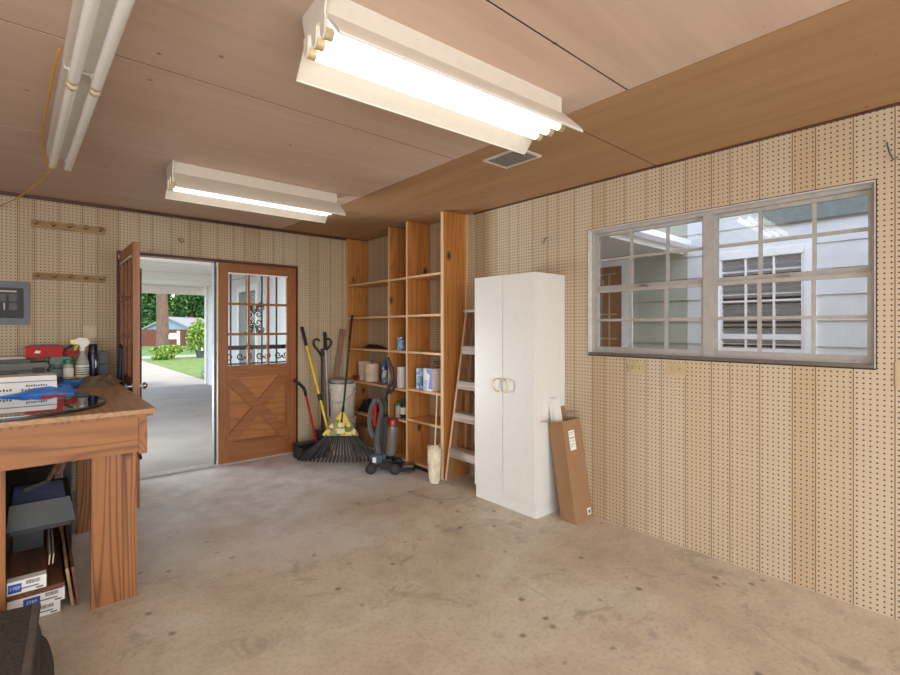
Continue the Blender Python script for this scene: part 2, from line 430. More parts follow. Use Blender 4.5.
M['leaf_dark'] = leaf_mat('dark_leaves', rgb(22, 58, 24), rgb(76, 122, 52))
M['leaf_mid'] = leaf_mat('green_leaves', rgb(48, 96, 34), rgb(128, 172, 70))
M['leaf_bright'] = leaf_mat('bright_leaves', rgb(70, 118, 36), rgb(164, 186, 84))
M['leaf_grey'] = leaf_mat('silver_leaves', rgb(110, 140, 104), rgb(186, 200, 170))
M['winframe'] = plain('white_window_frame', rgb(240, 242, 244), .45, var=.02)
M['blind'] = plain('grey_blind_slat', rgb(150, 146, 144), .5, var=.05)
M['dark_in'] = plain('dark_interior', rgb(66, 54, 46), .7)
M['brown_door'] = plain('brown_door_paint', rgb(150, 104, 74), .5, var=.08)

# ================================================================ the room
XR, YB, HC = 3.07, 5.09, 2.44
XL, YF = -2.6, -2.5
b = BM(); box(b, XL, XR+.14, YF, YB+.12, -.12, 0); struct('floor', b, M['floor'])
# right wall with the window opening
b = BM(); W0, W1, Z0, Z1 = .392, 1.991, 1.18, 2.095
box(b, XR, XR+.14, YF, W0, 0, HC); box(b, XR, XR+.14, W1, YB+.12, 0, HC)
box(b, XR, XR+.14, W0, W1, 0, Z0); box(b, XR, XR+.14, W0, W1, Z1, HC)
struct('wall_right', b, M['peg_r'])
D0, D1, DZ = .535, 2.185, 2.045
b = BM(); box(b, XL, D0, YB, YB+.12, 0, HC); box(b, D1, XR, YB, YB+.12, 0, HC); box(b, D0, D1, YB, YB+.12, DZ, HC)
struct('wall_back', b, M['peg_b'])
b = BM(); box(b, XL-.12, XL, YF, YB+.12, 0, HC); struct('wall_left', b, M['peg_r'])
b = BM()      # front of the workshop behind the camera: a wide open doorway
box(b, XL-.12, -2.1, YF-.12, YF, 0, HC); box(b, 2.5, XR+.14, YF-.12, YF, 0, HC); box(b, -2.1, 2.5, YF-.12, YF, 2.3, HC)
struct('wall_front', b, M['peg_b'])
b = BM(); box(b, XL-.12, XR+.14, YF-.12, YB+.12, HC+.0018, HC+.1); struct('ceiling_deck', b, M['darkgap'])
GP = .0045
ylines = [YF-.12, -1.25, -.08, 1.09, 2.255, 3.415, YB]
b = BM()
for i in range(6):
    xs = [XL, -.42, 2.0] if i % 2 else [XL, -1.6, 2.0]
    for x0, x1 in zip(xs, xs[1:]):
        box(b, x0+GP, x1-GP, ylines[i]+GP, ylines[i+1]-GP, HC, HC+.0015)
struct('ceiling', b, M['ply'])
b = BM()
ys2 = [YF-.12, -.96, 1.475, 3.92, YB]
for y0, y1 in zip(ys2, ys2[1:]): box(b, 2.0, XR, y0+GP, y1-GP, HC-.001, HC+.0015)
struct('ceiling_side', b, M['ply2'])
b = BM(); box(b, XL, XR, YB-.012, YB, HC-.03, HC); struct('trim_1', b, M['trim'])
b = BM(); box(b, XR-.008, XR, YF, 3.2, HC-.014, HC); struct('trim_2', b, M['trim'])

# ---------------------------------------------------------------- window in the right wall
WX = 3.15
win = thing('window_1', (WX, (W0+W1)/2, Z0), None, None, kind='structure')
b = BM(); fr = .022
box(b, WX-.03, WX+.05, W0, W1, Z0, Z0+.03); box(b, WX-.03, WX+.05, W0, W1, Z1-.025, Z1)
box(b, WX-.03, WX+.05, W0, W0+fr, Z0, Z1); box(b, WX-.03, WX+.05, W1-fr, W1, Z0, Z1)
obj('outer_frame', b, M['alu'], win)
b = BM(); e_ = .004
box(b, XR-.0015, XR+.02, W1, W1+e_, Z0-e_, Z1+e_); box(b, XR-.0015, XR+.02, W0-e_, W0, Z0-e_, Z1+e_); box(b, XR-.0015, XR+.02, W0, W1, Z1, Z1+e_); box(b, XR-.0015, XR+.02, W0, W1, Z0-.007, Z0); obj('cut_edge_shade', b, M['darkgap'], win)  # dark strips along the cut; the top one paints in the shadow line
b = BM(); box(b, WX-.035, WX+.05, 1.148, 1.202, Z0+.02, Z1-.02); obj('mullion', b, M['alu'], win)
b = BM(); box(b, XR+.002, WX-.03, W0, W1, Z0, Z0+.018); obj('sill', b, M['alu_dk'], win)
b = BM()
box(b, XR+.001, WX-.03, W1-.006, W1, Z0, Z1); box(b, XR+.001, WX-.03, W0, W0+.006, Z0, Z1); box(b, XR+.001, WX-.03, W0, W1, Z1-.006, Z1)
obj('reveal_lining', b, M['peg_edge'], win)
for (ya, yb, cols) in ((W0+fr, 1.148, (.652, .905)), (1.202, W1-fr, (1.441, 1.694))):
    for (za, zb, dx, mid) in ((1.655, Z1-.025, .012, 1.875), (Z0+.03, 1.655, -.008, 1.433)):
        b = BM(); x0, x1 = WX+dx-.012, WX+dx+.012
        box(b, x0, x1, ya, yb, za, za+.028); box(b, x0, x1, ya, yb, zb-.022, zb)
        box(b, x0, x1, ya, ya+.018, za, zb); box(b, x0, x1, yb-.018, yb, za, zb)
        for yc in cols: box(b, x0+.004, x1-.004, yc-.009, yc+.009, za, zb)
        box(b, x0+.004, x1-.004, ya, yb, mid-.009, mid+.009)
        s = obj('sash', b, M['alu'], win)
        b = BM(); box(b, WX+dx-.002, WX+dx+.002, ya+.004, yb-.004, za+.004, zb-.004); obj('glass_pane', b, M['glass'], s)
    b = BM(); box(b, WX-.03, WX-.022, (ya+yb)/2-.03, (ya+yb)/2+.03, 1.66, 1.675, .002); obj('latch', b, M['steel'], win)

# ---------------------------------------------------------------- double door in the back wall
def door_leaf(name, fn, knob):
    r = thing(name, fn(0, 0, 0), None, None, kind='structure')
    def bar(u0, u1, v0, v1, d0=0, d1=.044, bm=None):
        bm = bm or BM(); prism(bm, [(u0, v0), (u1, v0), (u1, v1), (u0, v1)], d0, d1, fn); return bm
    w = .792; g0, g1, gz0, gz1 = .098, .704, .99, 1.935
    obj('stile', bar(0, g0, .012, 2.03), M['door_z'], r); obj('stile', bar(g1, w, .012, 2.03), M['door_z'], r)
    obj('top_rail', bar(g0, g1, gz1, 2.03), M['door_x'], r)
    obj('lock_rail', bar(g0, g1, .885, gz0), M['door_x'], r)
    obj('bottom_rail', bar(g0, g1, .012, .21), M['door_x'], r)
    obj('panel', bar(g0, g1, .21, .885, .026, .036), M['door_pan'], r)
    bm = BM()
    for k in (1, 2): bar(g0+(g1-g0)*k/3-.011, g0+(g1-g0)*k/3+.011, gz0, gz1, .004, .04, bm)
    for z in (1.31, 1.62): bar(g0, g1, z-.012, z+.012, .005, .039, bm)
    obj('muntin_grid', bm, M['door_x'], r)
    obj('glass_pane', bar(g0, g1, gz0, gz1, .02, .024), M['glass_d'], r)
    obj('bead', bar(g0-.002, g1+.002, gz1-.014, gz1, -.003, .004), M['white_trim'], r)
    # crossed braces over the lower panel
    u0, u1, v0, v1 = g0, g1, .21, .885; h = .072
    def brace(a, c, d0):
        d = Vector((c[0]-a[0], c[1]-a[1])).normalized(); n = Vector((-d.y, d.x))*h*.72
        P = []
        # clip the strip to the panel rectangle
        quad = [Vector(a)-d*.2+n, Vector(c)+d*.2+n, Vector(c)+d*.2-n, Vector(a)-d*.2-n]
        def clip(poly, ax, lim, sgn):
            out = []
            for i in range(len(poly)):
                p, q = poly[i], poly[(i+1) % len(poly)]; ip = sgn*(p[ax]-lim) <= 0; iq = sgn*(q[ax]-lim) <= 0
                if ip: out.append(p)
                if ip != iq:
                    t = (lim-p[ax])/(q[ax]-p[ax]); out.append(p+(q-p)*t)
            return out
        for ax, lim, sg in ((0, u0, -1), (0, u1, 1), (1, v0, -1), (1, v1, 1)): quad = clip(quad, ax, lim, sg)
        bm = BM(); prism(bm, [(p.x, p.y) for p in quad], d0, .027, fn); return bm
    obj('cross_brace', brace((u0, v0), (u1, v1), .001), M['door_d'], r)
    obj('cross_brace', brace((u0, v1), (u1, v0), .004), M['door_d'], r)
    bm = BM()
    t = .016
    for (a, c, e, f) in ((g0, g1, .21, .21+t), (g0, g1, .885-t, .885), (g0, g0+t, .21, .885), (g1-t, g1, .21, .885)): bar(a, c, e, f, .012, .03, bm)
    obj('panel_moulding', bm, M['door_x'], r)
    if knob:
        bm = BM(); c0 = Vector(fn(w-.055, .93, 0)); c1 = Vector(fn(w-.055, .93, -.055)); tube(bm, [c0, c0.lerp(c1, .45), c0.lerp(c1, .5), c0.lerp(c1, .75), c1], [.012, .012, .024, .028, .016], 14)
        tube(bm, [c0, c0.lerp(c1, .1)], .03, 14)
        c0 = Vector(fn(w-.055, .93, .044)); c1 = Vector(fn(w-.055, .93, .1)); tube(bm, [c0, c0.lerp(c1, .45), c0.lerp(c1, .5), c0.lerp(c1, .75), c1], [.012, .012, .024, .028, .016], 14)
        obj('knob', bm, M['steel'], r)
    for z in (.25, 1.05, 1.8):
        bm = BM(); tube(bm, [fn(-.006, z-.045, -.002), fn(-.006, z+.045, -.002)], .006, 8); obj('hinge', bm, M['black'], r)
    return r
door_leaf('door_1', lambda u, v, d: (.552+d, 5.075-u, v), True)
door_leaf('door_2', lambda u, v, d: (2.167-u, 5.093+d, v), False)
b = BM(); box(b, D0, D0+.014, YB-.012, YB+.12, 0, DZ); box(b, D1-.014, D1, YB-.012, YB+.12, 0, DZ); box(b, D0, D1, YB-.012, YB+.12, DZ-.012, DZ+.012)
struct('trim_3', b, M['trim'])
b = BM(); box(b, 1.362, 1.372, 5.094, 5.13, .012, 2.03); struct('trim_4', b, M['cream'])
b = BM(); box(b, 1.342, 1.36, 5.14, 5.21, .012, 2.03); struct('trim_7', b, M['grey'])
b = BM(); box(b, D0+.014, D1-.014, YB-.005, YB+.13, 0, .014, .004); struct('trim_5', b, M['alu'])

# iron security doors outside the leaves
def security(fn, w, lab):
    r = thing('security_door', fn(0, 0, 0), lab, 'security door')
    bm = BM()
    for (u0, u1, v0, v1) in ((0, .035, .02, 2.0), (w-.035, w, .02, 2.0), (0, w, 1.965, 2.0), (0, w, .02, .06), (0, w, 1.145, 1.19), (0, w, .99, 1.005)):
        prism(bm, [(u0, v0), (u1, v0), (u1, v1), (u0, v1)], -.015, .015, fn)
    obj('frame', bm, M['iron'], r)
    for k in range(1, 5):
        u = w*k/5+ (0 if k != 3 else 0)
        bm = BM(); prism(bm, [(u-.008, .06), (u+.008, .06), (u+.008, 1.965), (u-.008, 1.965)], -.008, .008, fn); obj('bar', bm, M['iron'], r)
    def spiral(bm, cu, cv, r0, turns, a0, sg, n=26):
        pts = [fn(cu+r0*(1-.72*i/n)*math.cos(a0+sg*2*PI*turns*i/n), cv+r0*(1-.72*i/n)*math.sin(a0+sg*2*PI*turns*i/n), 0) for i in range(n+1)]
        tube(bm, pts, .007, 6)
    bm = BM(); c = w*.5
    for sv in (-1, 1):
        for su in (-1, 1):
            spiral(bm, c+su*.055, 1.475+sv*.12, .05, 1.3, PI/2*(1-su)+sv*.5, su*sv)
            spiral(bm, c+su*.045, 1.475+sv*.045, .042, 1.2, PI/2*(1+su), -su*sv)
            tube(bm, [fn(c+su*.01, 1.475+sv*.08, 0), fn(c+su*.07, 1.475+sv*.17, 0), fn(c+su*.1, 1.475+sv*.165, 0)], [.012, .016, .004], 6)
    obj('scroll_ornament', bm, M['iron'], r)
    bm = BM()
    for k in range(4):
        cu = w*(k+.5)/4
        for su in (-1, 1):
            spiral(bm, cu+su*.042, 1.075, .04, 1.2, PI/2*(1+su), su)
            spiral(bm, cu+su*.042, .9, .04, 1.2, PI/2*(1+su), -su)
    obj('scroll_band', bm, M['iron'], r)
    return r
security(lambda u, v, d: (2.165-u, 5.235+d, v), .80, 'closed black iron security door seen through the panes of the right wooden door')
sa = math.atan2(.7, .25)
security(lambda u, v, d: (.575+u*math.cos(sa)-d*math.sin(sa), 5.235+u*math.sin(sa)+d*math.cos(sa), v), .76, 'black iron security door swung outwards, its lock edge beside the open wooden door')

# ---------------------------------------------------------------- fluorescent fixtures
def make_fixture(loc, rz, lab, tubemat):
    r = thing('fluorescent_fixture', (0, 0, 0), lab, 'light fixture', 'reflector fluorescent fixtures'); L = .575
    bm = BM(); prism(bm, [(-.075, 0), (.075, 0), (.075, -.085), (-.075, -.085)], -L, L, lambda u, v, d: (d, u, v)); obj('housing', bm, M['reflector'], r)
    for sg in (-1, 1):
        bm = BM(); y = [.062, .105, .172, .176, .173, .098, .058]; z = [-.058, -.1, -.168, -.182, -.186, -.106, -.064]
        prism(bm, [(sg*a, c) for a, c in zip(y, z)], -L, L+.02, lambda u, v, d: (d, u, v)); rf = obj('reflector_wing', bm, M['reflector'], r)
        bm = BM(); tube(bm, [(-L, sg*.1755, -.183), (L+.02, sg*.1755, -.183)], .005, 8); obj('rim', bm, M['white2'], rf)
    bm = BM(); prism(bm, [(-.1, .0), (.1, 0), (.1, -.02), (.075, -.09), (-.075, -.09), (-.1, -.02)], -L-.006, -L, lambda u, v, d: (d, u, v)); obj('end_plate', bm, M['white2'], r)
    for y in (-.068, 0, .068):
        t = BM(); tube(t, [(-L+.02, y, -.134), (L-.012, y, -.134)], .0185, 16); o = obj('tube', t, tubemat, r)
        for x in (-L+.012, L-.004):
            t = BM(); tube(t, [(x-.014, y, -.134), (x+.014, y, -.134)], .0192, 16); obj('end_cap', t, M['brasscap'], o)
        for x in (-L-.002, L+.01):
            t = BM(); prism(t, [(-.02, -.084), (.02, -.084), (.016, -.14), (0, -.153), (-.016, -.14)], x-.005, x+.005, lambda u, v, d, y=y: (d, y+u, v)); obj('socket', t, M['white2'], r)
    r.location = loc; r.rotation_euler = (0, 0, rz); return r
make_fixture((1.262, 1.43, HC), math.radians(-3.0), 'bright three tube fluorescent fixture on the ceiling nearest the camera', M['tubeA'])
make_fixture((1.235, 3.53, HC), math.radians(0), 'dimmer three tube fluorescent fixture on the ceiling in front of the doors', M['tubeB'])
def make_strip(y0, y1, lab):
    r = thing('strip_light', (.1, (y0+y1)/2, HC), lab, 'light fixture', 'unlit strip lights')
    bm = BM(); box(bm, .045, .155, y0, y1, 2.365, HC, .004); obj('housing', bm, M['white2'], r)
    for x in (.072, .142):
        bm = BM(); tube(bm, [(x, y0+.012, 2.315), (x, y1-.012, 2.315)], .019, 16); o = obj('tube', bm, M['tube_off'], r)
        for yy in (y0+.02, y1-.02):
            bm = BM(); tube(bm, [(x, yy-.012, 2.315), (x, yy+.012, 2.315)], .0195, 14); obj('end_cap', bm, M['brasscap'], o)
        for yy in (y0+.004, y1-.004):
            bm = BM(); box(bm, x-.014, x+.014, yy-.004, yy+.004, 2.30, 2.366, .002); obj('socket', bm, M['white2'], r)
    r.rotation_euler = (0, 0, .027); r.location.x += .027*(3.6-(y0+y1)/2)
make_strip(2.33, 3.60, 'unlit two tube strip light on the ceiling, far one of the end-to-end pair')
make_strip(1.045, 2.315, 'unlit two tube strip light running out over the camera, near one of the pair')
b = BM(); P = [(.066, 2.28, 2.41), (.058, 2.35, 2.395), (.050, 2.55, 2.40), (.040, 2.85, 2.40), (.028, 3.15, 2.405), (.026, 3.4, 2.41), (.03, 3.55, 2.40), (.045, 3.66, 2.36), (.066, 3.70, 2.325), (.06, 3.76, 2.31), (.0, 4.1, 2.30), (-.1, 4.6, 2.305), (-.2, 5.0, 2.31), (-.24, 5.085, 2.312)]
def smooth(P, k=4):
    P = [Vector(p) for p in P]
    for _ in range(k if k < 3 else 2):
        Q = [P[0]]
        for a, c in zip(P, P[1:]): Q += [a.lerp(c, .25), a.lerp(c, .75)]
        P = Q+[P[-1]]
    return P
tube(b, smooth(P), .0048, 6); obj('extension_cord', b, M['cordy'], loc=P[0], label='yellow extension cord hanging from the unlit strip light to the left wall', cat='cord')

# ceiling vent
v = thing('ceiling_vent', (2.25, 1.985, HC), 'white metal air vent set in the ceiling beside the bright fixture', 'vent')
b = BM()
for (x0, x1, y0, y1) in ((2.13, 2.35, 1.845, 1.865), (2.13, 2.35, 2.12, 2.14), (2.13, 2.15, 1.865, 2.12), (2.33, 2.35, 1.865, 2.12)): box(b, x0, x1, y0, y1, HC-.012, HC-.001, .002)
obj('frame', b, M['white2'], v)
b = BM(); box(b, 2.15, 2.33, 1.865, 2.12, HC-.004, HC-.002); obj('duct', b, M['alu'], v)
b = BM()
for k in range(11):
    y = 1.875+k*.0235; obox(b, (2.15, y, HC-.009), (2.33, y, HC-.009), .016, .002, (0, .7, .7))
obj('louvre', b, M['alu'], v)

# ---------------------------------------------------------------- fittings on the walls
def outlet(name, y0, y1, z0, z1, lab, slots=True):
    r = thing(name, (XR, (y0+y1)/2, z0), lab, 'outlet', 'plates under the window' if slots else None)
    b = BM(); box(b, XR-.007, XR, y0, y1, z0, z1, .003); obj('plate', b, M['cream'], r)
    if slots:
        for k in (.3, .7):
            yc = y0+(y1-y0)*k; b = BM(); box(b, XR-.009, XR-.006, yc-.016, yc+.016, (z0+z1)/2-.014, (z0+z1)/2+.014, .0014); s = obj('socket', b, M['cream'], r)
            b = BM()
            for dz in (-.006, .006): box(b, XR-.0096, XR-.0088, yc-.004, yc+.006, (z0+z1)/2+dz-.0015, (z0+z1)/2+dz+.0015)
            obj('slot', b, M['black'], s)
outlet('wall_outlet', 1.551, 1.672, 1.070, 1.148, 'tan outlet plate on the pegboard under the left half of the window')
outlet('wall_outlet', 1.285, 1.408, 1.075, 1.156, 'tan outlet plate on the pegboard under the window middle, nearer the camera')
outlet('wall_plate', .2, .325, 1.10, 1.218, 'blank cream plate at the right edge of the photo, beside the window', False)
b = BM(); box(b, .305, .388, YB-.006, YB, 1.285, 1.395, .002); obj('blank_plate', b, M['cream'], loc=(.346, YB, 1.285), label='small tan blank plate on the pegboard left of the doors', cat='wall plate')
# breaker panel
r = thing('breaker_panel', (-.2, YB, 1.4), 'grey electrical breaker panel on the pegboard at the left edge', 'breaker panel')
b = BM(); box(b, -.40, -.036, YB-.02, YB, 1.40, 1.742, .004); obj('box_frame', b, M['grey'], r)
b = BM(); box(b, -.36, -.075, YB-.032, YB-.018, 1.452, 1.69, .004); d = obj('door', b, M['grey_dk'], r)
b = BM(); box(b, -.33, -.115, YB-.034, YB-.031, 1.655, 1.668); obj('label_strip', b, M['cream'], d)
for (x0, x1, z0, z1) in ((-.158, -.112, 1.585, 1.64), (-.158, -.112, 1.515, 1.57), (-.222, -.176, 1.585, 1.64), (-.284, -.238, 1.585, 1.64), (-.284, -.238, 1.515, 1.57)):
    b = BM(); box(b, x0, x1, YB-.035, YB-.03, z0, z1, .002); obj('breaker', b, M['black'], d)
b = BM(); box(b, -.19, -.182, YB-.037, YB-.031, 1.515, 1.57); obj('latch', b, M['alu'], d)
# coat rails
def rail(x0, x1, z, n, lab):
    r = thing('peg_rail', ((x0+x1)/2, YB, z-.03), lab, 'peg rail', 'peg rails on the end wall')
    b = BM(); box(b, x0, x1, YB-.018, YB, z-.028, z+.028, .003); obj('board', b, M['tan_rail'], r)
    for k in range(n):
        x = x0+.03+(x1-x0-.06)*k/(n-1); b = BM(); tube(b, [(x, YB-.016, z), (x, YB-.05, z+.004), (x, YB-.075, z+.012)], [.010, .010, .016], 10); obj('peg', b, M['tan_rail'], r)
rail(-.03, .45, 2.212, 5, 'tan wooden peg rail high on the left wall, upper of the two')
rail(-.02, .45, 1.795, 5, 'tan wooden peg rail on the left wall, lower one above the bench')
def hook(pts, loc, lab):
    b = BM(); tube(b, smooth(pts), .0035, 6); obj('wire_hook', b, M['alu_dk'], loc=loc, label=lab, cat='hook')
hook([(1.02, YB-.001, 2.215), (1.02, YB-.03, 2.2), (1.04, YB-.03, 2.175), (1.06, YB-.03, 2.2), (1.04, YB-.03, 2.225), (1.02, YB-.028, 2.21)], (1.03, YB, 2.2), 'small dark wire hook on the pegboard above the doorway')
hook([(XR-.001, 2.36, 2.09), (XR-.03, 2.36, 2.085), (XR-.035, 2.355, 2.06), (XR-.03, 2.37, 2.045), (XR-.03, 2.39, 2.06)], (XR, 2.36, 2.07), 'small wire hook on the side pegboard left of the window')
hook([(XR-.001, .35, 2.26), (XR-.03, .35, 2.255), (XR-.035, .34, 2.2), (XR-.03, .325, 2.16), (XR-.03, .31, 2.18)], (XR, .34, 2.22), 'bent wire peg hook on the pegboard at the far right edge')

# ---------------------------------------------------------------- built-in shelves along the right wall
XS = 2.782
bk = thing('bookcase', (2.92, 4.2, 0), 'floor to ceiling knotty pine bookcase in the corner with open bays', 'bookcase')
for (y0, y1, m) in ((5.055, 5.085, 'pine_z'), (4.10, 4.125, 'pine_z'), (4.17, 4.192, 'pine_z'), (3.845, 3.872, 'pine_z'), (3.292, 3.332, 'pine_z')):
    b = BM()
    if y0 == 4.10: continue
    box(b, XS, XR-.004, y0, y1, 0, HC-.012 if y0 > 3.9 else HC-.004); u = obj('upright', b, M[m], bk)
    b = BM(); box(b, XS-.003, XS+.001, y0+.001, y1-.001, .001, HC-.013); obj('front_edge', b, M['pine_pale'], u)
bays = [(4.192, 5.055, (1.882, 1.500, 1.141, .766, .41, .06)), (3.872, 4.17, (1.882, 1.503, 1.143, .760, .45, .06)), (3.332, 3.845, (1.885, 1.505, 1.146, .778, .48, .07))]
for (y0, y1, zs) in bays:
    for z in zs:
        b = BM(); box(b, XS+.002, XR-.008, y0, y1, z-.022, z); o = obj('shelf', b, M['pine_y'], bk)
        b = BM(); box(b, XS-.001, XS+.003, y0, y1, z-.021, z-.001); obj('shelf_edge', b, M['pine_pale'], o)
b = BM(); box(b, XS+.02, XS+.04, 3.332, 3.845, 0, .048); box(b, XS+.02, XS+.04, 3.872, 4.17, 0, .038); box(b, XS+.02, XS+.04, 4.192, 5.055, 0, .038); obj('kick_board', b, M['darkgap'], bk)
b = BM(); box(b, XR-.03, XR-.004, 3.27, 3.291, 0, HC-.004); obj('corner_batten', b, M['pine_pale'], bk)

# ---------------------------------------------------------------- white cabinet
cb = thing('storage_cabinet', (2.885, 2.49, 0), 'tall white two door storage cabinet against the pegboard wall', 'cabinet')
CX, CY0, CY1, CZ = 2.70, 2.185, 2.805, 1.78
b = BM(); box(b, CX+.02, XR-.006, CY0, CY1, .1, CZ, .002); box(b, CX+.035, XR-.006, CY0, CY1, 0, .1); obj('carcass', b, M['white'], cb)
b = BM(); box(b, CX+.018, CX+.036, CY0, CY1, 0, .1); obj('plinth', b, M['white'], cb)
for (y0, y1, hy) in ((CY0, 2.4935, 2.462), (2.4965, CY1, 2.527)):
    b = BM(); box(b, CX, CX+.019, y0, y1, .105, CZ, .0025); d = obj('door', b, M['white'], cb)
    b = BM(); sg = 1 if hy > 2.495 else -1
    P = [(CX, hy, .985), (CX-.03, hy, .985), (CX-.032, hy+sg*.03, .975), (CX-.032, hy+sg*.04, .94), (CX-.032, hy+sg*.03, .9), (CX-.03, hy, .89), (CX, hy, .89)]
    tube(b, smooth(P, 1), .006, 8); obj('handle', b, M['brasscap'], d)

# ---------------------------------------------------------------- tall carton leaning beside the cabinet
ang = math.atan2(.115, .70)
LM = Matrix.Translation((2.846, 1.938, 0.0)) @ Matrix.Rotation(math.radians(0), 4, 'Z') @ Matrix.Rotation(-ang, 4, 'X')
def leanM(): return LM
cx = thing('cardboard_box', (2.95, 1.99, 0), 'tall open brown cardboard box leaning beside the white cabinet', 'box')
b = BM(); t = .005; L_, D_, H_ = .216, .122, .715
for (x0, x1, y0, y1) in ((0, L_, 0, t), (0, L_, D_-t, D_), (0, t, t, D_-t), (L_-t, L_, t, D_-t)): box(b, x0, x1, y0, y1, 0.001, H_, 0, LM)
box(b, 0, L_, 0, D_, .001, .006, 0, LM); obj('carton', b, M['card'], cx)
b = BM(); obox(b, LM @ Vector((.004, .005, H_)), LM @ Vector((.004, .115, H_)), .002, .002)
bm = BM(); FM = LM @ Matrix.Translation((0, 0, H_))
box(bm, -.095, 0, .004, D_-.004, -.002, .002, 0, FM @ Matrix.Rotation(math.radians(6), 4, 'Y')); b.free(); obj('flap', bm, M['card_in'], cx)
bm = BM(); box(bm, L_, L_+.03, .004, D_-.004, -.002, .002, 0, FM @ Matrix.Translation((0, 0, .01)) @ Matrix.Rotation(math.radians(-10), 4, 'Y')); obj('flap', bm, M['card_in'], cx)
bm = BM(); box(bm, L_*.45, L_-.006, D_-.005, D_-.001, 0, .10, 0, FM); obj('flap', bm, M['card'], cx)
bm = BM(); box(bm, .055, .125, -.0012, 0, .50, .64, 0, LM); lb = obj('shipping_label', bm, M['paper'], cx)
bm = BM()
for k, (z, a, c) in enumerate(((.625, .06, .118), (.612, .06, .1), (.588, .06, .12), (.583, .06, .12), (.565, .062, .075), (.565, .088, .118), (.54, .06, .11), (.525, .06, .09))): box(bm, a, c, -.0018, -.001, z, z+.003, 0, LM)
obj('print', bm, M['alu_dk'], lb)
bm = BM(); box(bm, .155, .198, -.0012, 0, .03, .075, 0, LM); lb2 = obj('small_label', bm, M['paper'], cx)
bm = BM(); box(bm, .165, .188, -.0018, -.001, .038, .062, 0, LM); obj('print', bm, M['grey'], lb2)
bm = BM(); box(bm, .012, .09, .062, .112, .012, H_+.165, .002, LM); obj('white_carton', bm, M['whitebox'], loc=(2.89, 2.05, .1), label='slim white carton standing up out of the tall cardboard box', cat='carton')

# ---------------------------------------------------------------- wooden step ladder leaning between bookcase and cabinet
ld_ = thing('step_ladder', (2.85, 3.05, 0), 'worn wooden step ladder leaning between the bookcase and the white cabinet', 'ladder')
def LP(t, s): # t 0..1 up, s=-1 near cabinet / 1 near bookcase
    z = 1.52*t; x = 2.795+.19*t; w = .20-.075*t
    return Vector((x, 3.035+s*w+.01*t, z))
for s in (-1, 1):
    b = BM(); obox(b, LP(.004, s), LP(1, s), .075, .02, (1, 0, 0), .002); o = obj('rail', b, M['ladder'], ld_)
    b = BM(); obox(b, LP(.004, s)+Vector((-.039, 0, .01)), LP(1, s)+Vector((-.039, 0, 0)), .004, .021, (1, 0, 0)); obj('rail_edge', b, M['ladder_edge'], o)
for t in (.19, .40, .585, .79):
    a, c = LP(t, -1), LP(t, 1)
    b = BM(); box(b, a.x-.055, a.x+.045, a.y+.01, c.y-.01, a.z-.012, a.z+.012, .003); obox(b, Vector((a.x-.045, a.y+.01, a.z-.035)), Vector((c.x-.045, c.y-.01, a.z-.035)), .05, .012, (0, 0, 1), .002); obj('step', b, M['ladder_step'], ld_)
b = BM(); a, c = LP(1, -1), LP(1, 1); box(b, a.x-.06, a.x+.075, a.y-.02, c.y+.02, 1.515, 1.54, .004); obj('top_cap', b, M['ladder_step'], ld_)
for s in (-1, 1):
    b = BM(); p0 = Vector((2.985, 3.04+s*.165, .03)); p1 = Vector((3.035, 3.04+s*.1, 1.46)); obox(b, p0, p1, .045, .018, (1, 0, 0), .002); obj('back_leg', b, M['ladder'], ld_)
b = BM()
for z in (.3, .75, 1.15):
    k = (z-.03)/1.43; wd = .165-.065*k; x = 2.985+.05*k; obox(b, (x, 3.04-wd, z), (x, 3.04+wd, z), .04, .016, (0, 0, 1))
obj('back_bar', b, M['ladder'], ld_)
b = BM(); a = LP(.17, 1); tube(b, [a+Vector((-.03, -.03, 0)), a+Vector((-.03, -.08, -.02)), a+Vector((.1, -.3, -.16))], .004, 6); obj('brace_rod', b, M['steel'], ld_)

# ---------------------------------------------------------------- lambswool duster
r = thing('duster', (2.655, 3.262, 0), 'fluffy cream duster standing head down against the bookcase end', 'duster')
b = BM(); rr = random.Random(3)
lathe(b, [(0, .01), (.034, .012), (.046, .05), (.05, .12), (.058, .2), (.06, .27), (.05, .315), (.025, .335), (0, .338)], (2.655, 3.262, 0), 22)
for v in b.verts:
    d = v.co-Vector((2.655, 3.262, .17)); v.co += Vector((d.x, d.y, d.z*.15))*rr.uniform(-.1, .16)
for k in range(1500):
    z = rr.uniform(.02, .33); a = rr.uniform(0, 2*PI); R = .034+.026*math.sin(min(1, z/.3)*PI*.62); p = Vector((2.655+R*math.cos(a), 3.262+R*math.sin(a), z))
    d = Vector((math.cos(a), math.sin(a), rr.uniform(.2, 1.4))).normalized()*rr.uniform(.012, .026); s = Vector((-math.sin(a), math.cos(a), 0))*.003
    v1, v2, v3 = b.verts.new(p-s), b.verts.new(p+s), b.verts.new(p+d); b.faces.new((v1, v2, v3))
obj('wool_head', b, M['fluff'], r)
b = BM(); tube(b, [(2.655, 3.262, .3), (2.70, 3.286, .80)], [.007, .006], 8); obj('handle', b, M['pole_wood'], r)

